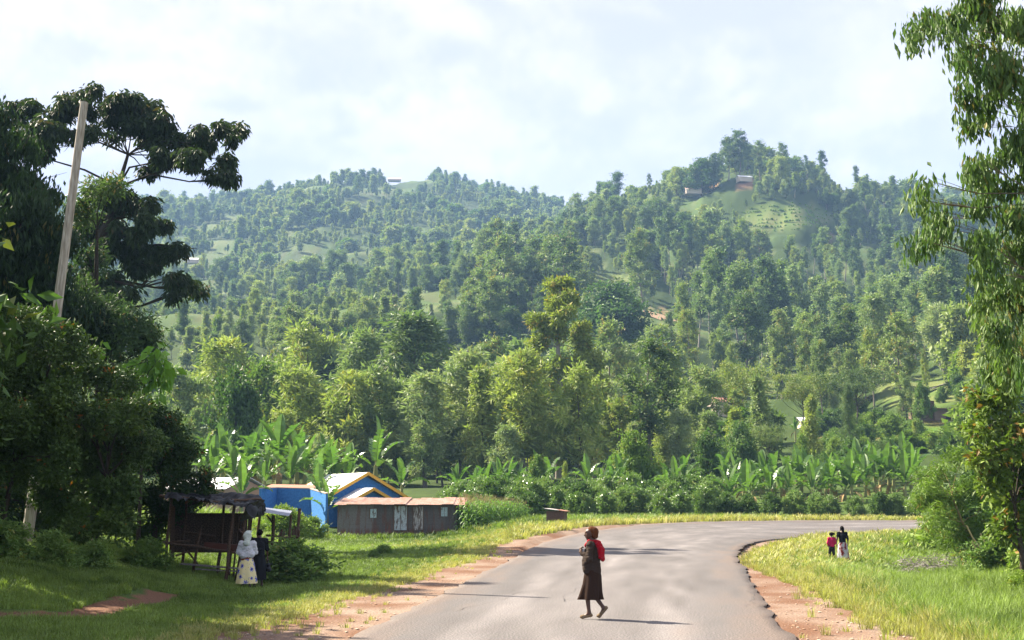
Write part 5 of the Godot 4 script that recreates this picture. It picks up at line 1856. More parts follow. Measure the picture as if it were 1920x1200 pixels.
func build_stones() -> void:
	var rng := RandomNumberGenerator.new()
	rng.seed = 91
	var g := Geo.new()
	skin_over(g, [[Vector3(-0.3, 0, 0), Vector3(0.3, 0.05, 0.1), 0.55, 0.42], [Vector3(0, 0.1, -0.2), Vector3(0.1, 0.0, 0.3), 0.4, 0.45]], 6.0, 0.2, Color(1, 1, 1))
	var stone := g.mesh()
	var m := paint("pebble", Color(1, 1, 1), 0.9, 0.2)
	var where := []
	var tints := []
	for i in 16000:
		var d := 15.0 + 40.0 * pow(rng.randf(), 1.6)
		var u := rng.randf_range(300, 1900)
		var x := (u - 960.0) / FOCAL * d
		var r := by_road(x, d)
		if r[0] < 0.02 or r[0] > 2.6 or rng.randf() < r[0] * 0.25:
			continue
		var s := 0.008 + 0.035 * pow(rng.randf(), 5.0)
		where.push_back(Transform3D(Basis(ball_dir(rng), rng.randf() * TAU).scaled(Vector3(s, s * 0.5, s * 1.4)), Vector3(x, land(x, d) + s * 0.2, -d)))
		tints.push_back([Color(0.36, 0.28, 0.22), Color(0.28, 0.18, 0.12), Color(0.4, 0.33, 0.25), Color(0.3, 0.2, 0.14)][rng.randi() % 4])
	stuff("gravel", "loose stones and red gravel along the road shoulders", "gravel", stone, m, where, tints)
	var k := 0
	for q in [[1630, 27.0, 0.15, "pale flat stone lying in the grass beside the gravel"], [1548, 42.0, 0.12, "small white stone in the yellow grass behind the shoulder"], [1718, 22.5, 0.1, "whitish stone at the foot of the grassy bank"], [350, 21.4, 0.09, "small white stone by the earth trail"], [930, 21.0, 0.06, "small light stone on the gravel beside the asphalt"]]:
		var p := stand(q[0], q[1])
		var o := thing("stone", q[3], "stone", p)
		part(o, "boulder", stone, paint("white_stone", Color(0.62, 0.58, 0.52), 0.9, 0.2), Transform3D(Basis(Vector3.UP, k * 1.3).scaled(Vector3(q[2], q[2] * 0.5, q[2])), Vector3(0, q[2] * 0.25, 0)))
		k += 1
	# dry brush heap in the hollow
	for q in [[1700, 1018, 49.0, 1.3, "heap of grey cut branches in the hollow"], [1752, 1030, 47.0, 1.6, "larger heap of grey dead brush below the feathery bush"], [1690, 1050, 44.0, 0.6, "small dark tuft of dead twigs on the bank"]]:
		var p := stand(q[0], q[2])
		var o := thing("brush_heap", q[4], "brush heap", p, 0.0, "heaps of cut branches")
		var b := Geo.new()
		for i in 230:
			b.col = shade_of(Color(0.3, 0.27, 0.25), rng.randf_range(0.25, 1.2))
			var a := Vector3(rng.randfn(0, 0.45) * q[3], 0, rng.randfn(0, 0.35) * q[3])
			a.y = maxf(0.02, 0.5 * q[3] * exp(-a.length_squared() / (q[3] * q[3])) * rng.randf())
			var d2 := (ball_dir(rng) * Vector3(1, 0.45, 1)).normalized() * rng.randf_range(0.2, 0.55)
			b.tube([a - d2 * 0.5, a + jitter(rng, 0.05), a + d2 * 0.5], [0.012, 0.009, 0.003], 3, false)
		part(o, "twigs", b.mesh(), paint("dead_twig", Color(1, 1, 1), 0.9, 0.2)).set_meta("kind", "stuff")

# ---------------------------------------------------------------- where the plants stand
func px_pads(list: Array, d: float, depth: float, sd: int) -> Array:
	var rng := RandomNumberGenerator.new()
	rng.seed = sd
	var out := []
	for q in list:
		var dd: float = d + rng.randf_range(-depth, depth) + (q[4] if q.size() > 4 else 0.0)
		var m := dd / FOCAL
		out.push_back([spot(q[0], q[1], dd), q[2] * m, q[3] * m, maxf(q[2], q[3]) * m])
	return out

func build_left_growth() -> void:
	var q := 1.3
	# spreading tree whose shelves of leaves reach over the road side
	var look := {leaves = 11, twig = 0.42, leaf = 0.36, leaf_w = 0.12, per_m3 = 125.0, lobe = 0.46, squash = 0.45, wide = 1.25, a = Color(0.035, 0.058, 0.017) * q, b = Color(0.075, 0.097, 0.026) * q, droop = 0.5, young = 0.03, young_tone = Color(0.16, 0.1, 0.03), bark = Color(0.07, 0.055, 0.045)}
	var shelves := [[110, 205, 60, 26], [180, 190, 70, 26], [250, 205, 70, 30], [300, 235, 60, 32], [230, 245, 75, 28], [130, 245, 60, 26], [345, 270, 50, 28], [400, 250, 48, 22], [430, 240, 28, 14], [380, 300, 45, 26], [420, 300, 34, 20], [410, 335, 34, 20], [300, 290, 45, 20], [60, 215, 40, 30], [30, 260, 60, 40], [80, 270, 60, 30], [280, 320, 24, 12],
		[230, 380, 50, 26], [285, 385, 36, 22], [200, 350, 45, 26], [260, 430, 55, 26], [300, 425, 36, 16], [320, 468, 40, 16], [350, 465, 22, 10], [270, 500, 50, 22], [320, 525, 45, 18], [355, 540, 30, 14], [335, 550, 22, 10], [220, 470, 45, 30], [180, 420, 50, 40], [170, 520, 50, 36], [230, 560, 40, 24]]
	var foot := stand(96, 63.0)
	var stem := [foot - Vector3(0, 0.4, 0), spot(112, 760, 63), spot(132, 620, 63), spot(150, 540, 63), spot(175, 470, 63), spot(203, 415, 63), spot(222, 350, 63.5), spot(240, 290, 64), spot(170, 300, 62)]
	var made := padded(px_pads(shelves.map(func(e): return [e[0], e[1], e[2] * 1.25, e[3] * 0.7]), 63.0, 2.6, 301), look, 302, foot, stem.slice(0, 8), [0.48, 0.4, 0.35, 0.31, 0.27, 0.22, 0.14, 0.08])
	var o := thing("spreading_tree", "spreading tree with flat dark shelves of leaves reaching towards the road", "tree", foot)
	part(o, "trunk", made[0], bark)
	part(o, "crown", made[1], foliage.deep)
	# heavy dark tree behind the pole
	foot = stand(-40, 39.0)
	look = {leaves = 11, twig = 0.32, leaf = 0.24, leaf_w = 0.075, per_m3 = 220.0, a = Color(0.030, 0.058, 0.017) * q, b = Color(0.060, 0.097, 0.026) * q, droop = 0.7, young = 0.02, bark = Color(0.07, 0.055, 0.045)}
	made = padded(px_pads([[20, 300, 70, 60], [70, 340, 60, 60], [-30, 380, 80, 80], [40, 420, 80, 70], [90, 450, 60, 60], [20, 500, 80, 60], [80, 540, 70, 50], [-40, 500, 80, 80], [110, 580, 60, 50], [40, 590, 80, 50], [-60, 250, 90, 80], [-120, 330, 90, 90], [-140, 450, 90, 90], [-90, 600, 90, 80], [150, 610, 60, 40], [-20, 220, 60, 26]], 39.0, 1.8, 311), look, 312, foot, [foot - Vector3(0, 0.4, 0), spot(-36, 740, 39), spot(-30, 600, 39), spot(-20, 480, 39), spot(-10, 360, 39)], [0.3, 0.26, 0.22, 0.17, 0.08])
	o = thing("drooping_tree", "dense dark tree with hanging leaves behind the leaning pole", "tree", foot)
	part(o, "trunk", made[0], bark)
	part(o, "crown", made[1], foliage.deep)
	# mid-sized feathery tree between the two
	foot = stand(190, 41.0)
	look.merge({leaf = 0.2, leaf_w = 0.06, droop = 0.3, per_m3 = 220.0, a = Color(0.040, 0.077, 0.026) * q, b = Color(0.085, 0.135, 0.036) * q}, true)
	made = padded(px_pads([[190, 360, 40, 24], [215, 345, 40, 16], [160, 400, 40, 40], [200, 600, 60, 30], [240, 620, 60, 40], [180, 640, 60, 50], [260, 660, 50, 40], [210, 590, 40, 20], [150, 560, 40, 40], [170, 480, 40, 40]], 41.0, 1.2, 321), look, 322, foot, [foot, spot(186, 700, 41), spot(180, 560, 41), spot(182, 430, 41)], [0.14, 0.12, 0.09, 0.05])
	o = thing("feathery_tree", "slender tree with bluish fine leaves under the dark shelves", "tree", foot)
	part(o, "trunk", made[0], bark)
	part(o, "crown", made[1], foliage.grey)
	# the tangled shrubs on the bank
	var bushes := [
		["tall tangled shrub with small orange flowers leaning over the pole", 20, 31.0, 560, 150, 0.2, [[10, 600, 60, 40], [60, 620, 60, 40], [100, 650, 60, 45], [20, 680, 70, 60], [-60, 620, 80, 70], [80, 730, 70, 60], [0, 780, 80, 60], [60, 810, 60, 50], [-60, 760, 80, 90], [110, 790, 55, 60], [30, 860, 70, 45], [-70, 880, 80, 70], [100, 860, 45, 45], [-20, 570, 40, 20], [-80, 960, 70, 50]]],
		["dense shrub with sunlit yellow-green tips behind the stall", 190, 31.5, 640, 150, 0.25, [[150, 690, 50, 40], [200, 720, 55, 40], [130, 760, 60, 50], [190, 790, 60, 50], [240, 770, 50, 40], [150, 850, 60, 50], [220, 860, 55, 50], [260, 830, 50, 40], [180, 920, 60, 45], [110, 930, 50, 40], [250, 910, 45, 40], [150, 980, 60, 30], [220, 980, 50, 30]]],
		["shaded shrub filling the bank behind the foot of the pole", 80, 39.5, 560, 150, 0.2, [[20, 900, 70, 50], [90, 900, 60, 50], [0, 960, 70, 50], [70, 970, 60, 45], [130, 960, 60, 50], [-70, 940, 80, 60], [150, 1010, 50, 30], [20, 1020, 60, 30], [100, 1020, 60, 26], [40, 830, 60, 50], [120, 830, 50, 50]]],
		["round dark shrub closing in on the stall roof", 300, 36.5, 760, 120, 0.2, [[270, 780, 40, 36], [310, 810, 45, 36], [340, 850, 36, 34], [290, 860, 50, 40], [330, 900, 40, 36], [270, 930, 45, 40], [320, 960, 40, 36], [370, 900, 26, 26], [280, 1000, 40, 36], [350, 960, 30, 40], [390, 930, 22, 20]]]]
	var kk := 0
	for b in bushes:
		foot = stand(b[1], b[2])
		var lk := {leaves = 12, twig = 0.17, leaf = 0.115, leaf_w = 0.06, per_m3 = 560.0, a = Color(0.045, 0.083, 0.017) * q, b = Color(0.100, 0.150, 0.027) * q, droop = 0.2, young = 0.015, young_tone = Color(0.5, 0.16, 0.03), bark = Color(0.1, 0.08, 0.06)}
		made = padded(px_pads(b[6], b[2], 1.0, 331 + kk), lk, 341 + kk, foot, [foot - Vector3(0, 0.3, 0), foot + Vector3(0, 1.0, 0), foot + Vector3(0.2, 2.2, 0)], [0.09, 0.07, 0.05])
		o = thing("bank_shrub", b[0], "shrub", foot, 0.0, "tangled shrubs on the bank")
		part(o, "stems", made[0], bark)
		part(o, "foliage", made[1], foliage.thick if kk < 2 else foliage.deep)
		kk += 1
	# broad-leaved plant catching the sun
	foot = stand(270, 35.0)
	var big := {leaves = 5, twig = 0.3, leaf = 0.36, leaf_w = 0.2, per_m3 = 60.0, a = Color(0.120, 0.258, 0.024) * q, b = Color(0.199, 0.348, 0.036) * q, droop = 0.5, young = 0.02}
	made = padded(px_pads([[265, 680, 34, 26], [300, 665, 24, 22], [240, 700, 26, 22], [190, 670, 22, 18], [285, 715, 30, 24], [310, 690, 16, 20]], 35.0, 0.5, 361), big, 362, foot, [foot, foot + Vector3(0, 2.4, 0), spot(270, 720, 35)], [0.07, 0.05, 0.03])
	o = thing("broadleaf_shrub", "shrub with large glossy bright green leaves above the stall", "shrub", foot)
	part(o, "stems", made[0], bark)
	part(o, "foliage", made[1], foliage.plain)
	# trees beyond the frame whose shade falls over the trail
	for b in [[-420, 24.0, 9.0, "mango0", "broad tree on the bank whose shade falls over the earth trail"], [-700, 19.0, 8.0, "mango1", "rounded tree on the bank uphill of the earth trail"], [-330, 31.0, 11.0, "silky0", "slender tree on the bank behind the broad shading tree"]]:
		plant_tree("bank_tree", b[4], "tree", b[3], "deep", stand(b[0], b[1]), b[2], 1.0, 1.0, "trees shading the bank")
	# weeds and lower bushes at the foot of the bank
	var rng := RandomNumberGenerator.new()
	rng.seed = 371
	for b in [[20, 27.5, 0.9, "low weedy bush at the foot of the bank by the pole"], [110, 28.5, 0.8, "low weedy bush between the pole and the stall"], [190, 29.5, 0.7, "low weedy bush beside the trail's end"], [285, 33.2, 0.8, "low weedy bush against the stall's outer post"], [553, 35.6, 1.15, "leafy dark bush at the end of the stake fence"], [528, 36.2, 0.9, "smaller leafy bush under the stake fence"], [590, 74.0, 1.3, "pale green weed clump before the blue wall"], [530, 70.0, 1.6, "tall pale green weed clump by the blue wall"], [560, 72.0, 1.4, "bushy weed clump before the deep blue panels"], [722, 52.0, 0.5, "low dark weed clump on the lawn edge"], [705, 49.5, 0.4, "small weed clump on the lawn near the road"]]:
		plant_tree("low_bush", b[3], "bush", "bush%d" % (rng.randi() % 2), "plain" if b[1] < 60 else "yellow", stand(b[0], b[1]) - Vector3(0, 0.12, 0), b[2], rng.randf_range(1.1, 1.7), rng.randf() * TAU, "low bushes on the verge")

func build_right_growth() -> void:
	var q := 1.3
	var foot := stand(2090, 21.0)
	var look := {leaves = 9, twig = 0.26, leaf = 0.17, leaf_w = 0.05, per_m3 = 420.0, a = Color(0.06, 0.115, 0.028) * q, b = Color(0.16, 0.23, 0.06) * q, droop = 0.78, young = 0.04, young_tone = Color(0.36, 0.26, 0.07), lobe = 0.36, limb = 0.22, bark = Color(0.25, 0.2, 0.16)}
	var pads := [[1725, 30, 40, 36], [1770, 40, 40, 40], [1715, 70, 26, 20], [1820, 20, 50, 40], [1870, 40, 60, 50], [1930, 30, 60, 60], [1840, 90, 50, 40], [1900, 110, 60, 50], [1826, 130, 25, 36], [1856, 170, 38, 40], [1816, 200, 25, 36], [1906, 190, 51, 50], [1836, 240, 30, 36], [1886, 270, 42, 45], [1946, 250, 42, 60], [1826, 300, 22, 40], [1856, 330, 34, 40], [1916, 340, 38, 40],
		[1740, 340, 16, 14], [1725, 375, 26, 22], [1745, 410, 32, 28], [1730, 450, 26, 24], [1770, 430, 26, 26], [1836, 390, 30, 36], [1886, 410, 42, 40], [1846, 450, 34, 40], [1906, 470, 42, 45], [1846, 510, 30, 36], [1896, 540, 42, 40], [1856, 570, 30, 36], [1936, 560, 38, 60], [1866, 630, 30, 45], [1916, 640, 34, 45], [1856, 690, 25, 36], [1896, 700, 30, 30], [1946, 690, 30, 60], [1986, 150, 51, 80], [2006, 400, 59, 90], [2026, 620, 59, 90], [2040, 80, 90, 90], [1900, -60, 90, 60], [2010, -80, 100, 70]]
	var stem := [foot - Vector3(0, 0.4, 0), spot(2085, 800, 21), spot(2070, 600, 21), spot(2040, 420, 21), spot(2010, 260, 21), spot(1980, 120, 21), spot(1950, -20, 21)]
	var made := padded(px_pads(pads, 20.5, 1.0, 401), look, 402, foot, stem, [0.26, 0.22, 0.19, 0.15, 0.12, 0.09, 0.05])
	var o := thing("hanging_tree", "tree with long drooping glossy leaves hanging down beside the bend", "tree", foot)
	part(o, "trunk", made[0], bark)
	part(o, "crown", made[1], foliage.plain)
	# shrub with yellow and rusty leaves under it
	foot = stand(1900, 28.0)
	look = {leaves = 9, twig = 0.2, leaf = 0.17, leaf_w = 0.075, per_m3 = 430.0, a = Color(0.093, 0.155, 0.024) * q, b = Color(0.199, 0.258, 0.042) * q, droop = 0.35, young = 0.06, young_tone = Color(0.34, 0.15, 0.04)}
	made = padded(px_pads([[1850, 760, 34, 26], [1890, 740, 40, 30], [1840, 800, 30, 26], [1880, 810, 45, 36], [1930, 790, 40, 50], [1850, 850, 36, 30], [1900, 870, 45, 40], [1860, 910, 36, 36], [1910, 940, 45, 40], [1940, 880, 50, 60], [1880, 990, 36, 36], [1930, 1020, 50, 50], [1990, 900, 60, 90]], 28.0, 0.9, 411), look, 412, foot, [foot - Vector3(0, 0.3, 0), foot + Vector3(0, 0.9, 0), foot + Vector3(-0.1, 2.0, 0)], [0.08, 0.06, 0.04])
	o = thing("rusty_leaf_shrub", "tall shrub with yellow and rust tinged leaves under the drooping tree", "shrub", foot)
	part(o, "stems", made[0], bark)
	part(o, "foliage", made[1], foliage.plain)
	# feathery bamboo-like clump leaning to the road
	foot = stand(1838, 42.0)
	look = {leaves = 14, twig = 0.3, leaf = 0.24, leaf_w = 0.035, per_m3 = 170.0, a = Color(0.07, 0.13, 0.028) * q, b = Color(0.14, 0.22, 0.05) * q, droop = 0.4, young = 0.03, bark = Color(0.34, 0.27, 0.12)}
	made = padded(px_pads([[1735, 900, 32, 26], [1770, 880, 30, 22], [1725, 940, 26, 26], [1760, 930, 40, 34], [1800, 920, 36, 36], [1750, 975, 34, 26], [1790, 970, 36, 32], [1775, 1005, 30, 22], [1815, 990, 34, 36], [1820, 1030, 26, 24], [1800, 860, 30, 22], [1840, 960, 30, 40]], 42.0, 0.9, 421), look, 422, foot, [foot - Vector3(0, 0.3, 0), spot(1825, 1020, 42), spot(1805, 980, 42), spot(1785, 930, 42)], [0.06, 0.05, 0.04, 0.03])
	o = thing("bamboo_clump", "feathery bamboo-like clump leaning over the grass towards the bend", "bamboo", foot)
	part(o, "stems", made[0], bark)
	part(o, "foliage", made[1], foliage.yellow)
	var cane := paint("dry_cane", Color(0.42, 0.33, 0.16), 0.8, 0.2)
	var rng := RandomNumberGenerator.new()
	rng.seed = 425
	for k in [[1845, 1062, 1812, 985], [1852, 1062, 1838, 1000], [1838, 1060, 1822, 1015]]:
		stick(o, "cane", stand(k[0], 41.5) - Vector3(0, 0.1, 0), spot(k[2], k[3], 41.5), 0.035, cane, rng)
	# shrubs behind the clump and at the frame's edge
	for b in [[1875, 36.0, 1.4, 1.2, "plain", "round green shrub rooted beside the bamboo clump"], [1915, 33.0, 1.0, 1.2, "yellow", "low leafy shrub at the foot of the rusty leaved shrub"], [1790, 62.0, 3.0, 1.2, "yellow", "light green shrub standing behind the bamboo clump"], [1860, 58.0, 3.6, 1.2, "plain", "big green shrub behind the bamboo clump by the bend"], [1930, 50.0, 4.2, 1.2, "deep", "dark tall shrub behind the rusty leaved shrub"], [1905, 70.0, 4.6, 1.1, "plain", "tall leafy shrub beside the far road edge"], [1900, 27.0, 0.5, 1.6, "yellow", "knee-high weed clump in the bright grass"], [1800, 31.0, 0.35, 1.6, "yellow", "small weed clump on the bright grass bank"]]:
		plant_tree("verge_shrub", b[5], "shrub", "bush%d" % (rng.randi() % 2), b[4], stand(b[0], b[1]), b[2], b[3], rng.randf() * TAU, "shrubs inside the bend")

func build_hedge() -> void:
	var rng := RandomNumberGenerator.new()
	rng.seed = 501
	# coffee bushes in a belt beyond the bend
	var n := 0
	for row in 3:
		var u := 840.0 + row * 9.0
		while u < 1760.0:
			var d := 93.5 + row * 4.2 + rng.randf_range(-1, 1) + (3.0 if u > 1300 else 0.0) - clampf((1000.0 - u) / 25.0, 0, 7)
			var p := stand(u, d)
			var r := by_road(p.x, d)
			if r[0] > 2.4 and not (u > 1015 and u < 1070 and row == 0) and not (u > 1345 and row > 0):
				var h := rng.randf_range(1.5, 2.2) + row * 0.35
				if u > 1330:
					h *= 0.85
				var lb := ["glossy dark coffee bush in the row along the far verge", "glossy coffee bush in the middle row beyond the verge", "taller coffee bush in the back row before the bananas"]
				plant_tree("coffee_bush", lb[row], "bush", "bush%d" % (rng.randi() % 2), ["glossy", "deep", "glossy", "grey"][rng.randi() % 4], p, h, 1.0, rng.randf() * TAU, ["front row of coffee bushes", "middle row of coffee bushes", "back row of coffee bushes"][row])
			u += rng.randf_range(30, 48)
	for i in 46:
		var u := rng.randf_range(1480, 1840)
		var d := rng.randf_range(132, 232)
		var p := stand(u, d)
		if u > 1700 and d > 176 and d < 192:
			continue
		plant_tree("slope_bush", "%s bush scattered over the plots near the block house" % ["leafy green", "yellowish", "dark"][i % 3], "bush", "bush%d" % (i % 2), ["plain", "yellow", "deep"][i % 3], p, rng.randf_range(1.4, 3.6), rng.randf_range(0.8, 1.5), rng.randf() * TAU, "%s bushes on the plots" % ["leafy green", "yellowish", "dark"][i % 3])
	# maize by the shack
	var mm := maize_mesh(rng)
	var where := []
	var tints := []
	for i in 620:
		var u := rng.randf_range(862, 1000)
		var d := rng.randf_range(78, 90)
		if u > 905 + (d - 78) * 9.0:
			continue
		var p := stand(u, d)
		var s := rng.randf_range(0.75, 1.15) * lerpf(1.05, 0.6, clampf((u - 870) / 120.0, 0, 1))
		where.push_back(Transform3D(Basis(Vector3.UP, rng.randf() * TAU).scaled(Vector3.ONE * s), p))
		tints.push_back(shade_of(Color(1, 1, 1), rng.randf_range(0.8, 1.25)))
	stuff("maize_patch", "patch of young maize growing against the end of the shack", "maize", mm, leafy("maize_leaf", Color(1, 1, 1), Color(0.8, 0.9, 0.3), 0.5, 0.4), where, tints)
	# bananas: column, distance, height
	var grove := "bananas behind the blue house"
	for b in [[405, 100, 5.2], [440, 98, 5.6], [470, 103, 6.2], [500, 98, 5.4], [525, 106, 7.4], [548, 100, 5.8], [575, 104, 6.4], [600, 98, 5.2], [628, 103, 6.0], [655, 106, 5.4], [420, 108, 6.4], [490, 110, 7.0], [560, 110, 6.8], [610, 111, 6.0], [385, 104, 5.6]]:
		banana(rng, stand(b[0], b[1]), b[2], "big banana plant in the grove behind the blue compound", grove)
	banana(rng, stand(706, 108), 7.6, "tall banana plant with upright bright leaf behind the blue gable", "")
	banana(rng, stand(755, 104), 4.8, "banana plant with splayed leaves beside the dark bushes by the blue gable", "")
	banana(rng, stand(458, 84), 4.2, "banana plant standing before the pale roof behind the stall", "")
	banana(rng, stand(617, 83), 3.9, "banana plant at the end of the blue compound wall", "")
	banana(rng, stand(602, 90), 4.4, "slim banana plant in front of the blue house wing", "")
	for b in [[858, 108], [893, 106], [912, 108], [935, 110], [955, 107], [975, 112], [1012, 110], [1100, 109], [1125, 107], [1143, 109], [1160, 112], [1245, 110], [1262, 107], [1280, 112], [1030, 114], [1205, 113]]:
		banana(rng, stand(b[0], b[1]), rng.randf_range(3.6, 4.6), "banana plant showing its leaves above the coffee bushes", "bananas behind the coffee bushes")
	for i in 38:
		var u := 1350.0 + 365.0 * i / 37.0 + rng.randf_range(-6, 6)
		banana(rng, stand(u, rng.randf_range(103, 121)) - Vector3(0, 1.15, 0), rng.randf_range(4.2, 5.6), "banana plant in the dense bright row above the bend", "bananas above the bend")
	for b in [[1385, 190, 4.6], [1370, 196, 5.0], [1490, 205, 4.0], [720, 235, 4.5], [745, 240, 4.5], [735, 330, 5.0], [760, 335, 5.0], [785, 330, 5.2], [810, 345, 5.0], [830, 330, 5.4], [690, 330, 5], [925, 345, 5.5], [945, 340, 5.2], [960, 335, 5.0], [1110, 440, 6], [1130, 445, 6], [1090, 450, 6], [1105, 455, 6]]:
		banana(rng, stand(b[0], b[1]), b[2], "banana plant standing among the trees on the slope", "bananas scattered on the slope")

# ---- the wooded slopes
var cover := {}
func seen_share(px: float, top: float, bottom: float, w: float, mark: bool) -> float:
	var n := 0
	var free := 0
	var cs := 6.0
	for gy in range(int(top / cs), int(bottom / cs) + 1):
		for gx in range(int((px - w * 0.3) / cs), int((px + w * 0.3) / cs) + 1):
			if gx < 0 or gx > 320 or gy < 0 or gy > 165:
				continue
			n += 1
			var key := gy * 400 + gx
			if not cover.has(key):
				free += 1
				if mark:
					cover[key] = true
	return float(free) / maxf(n, 1)

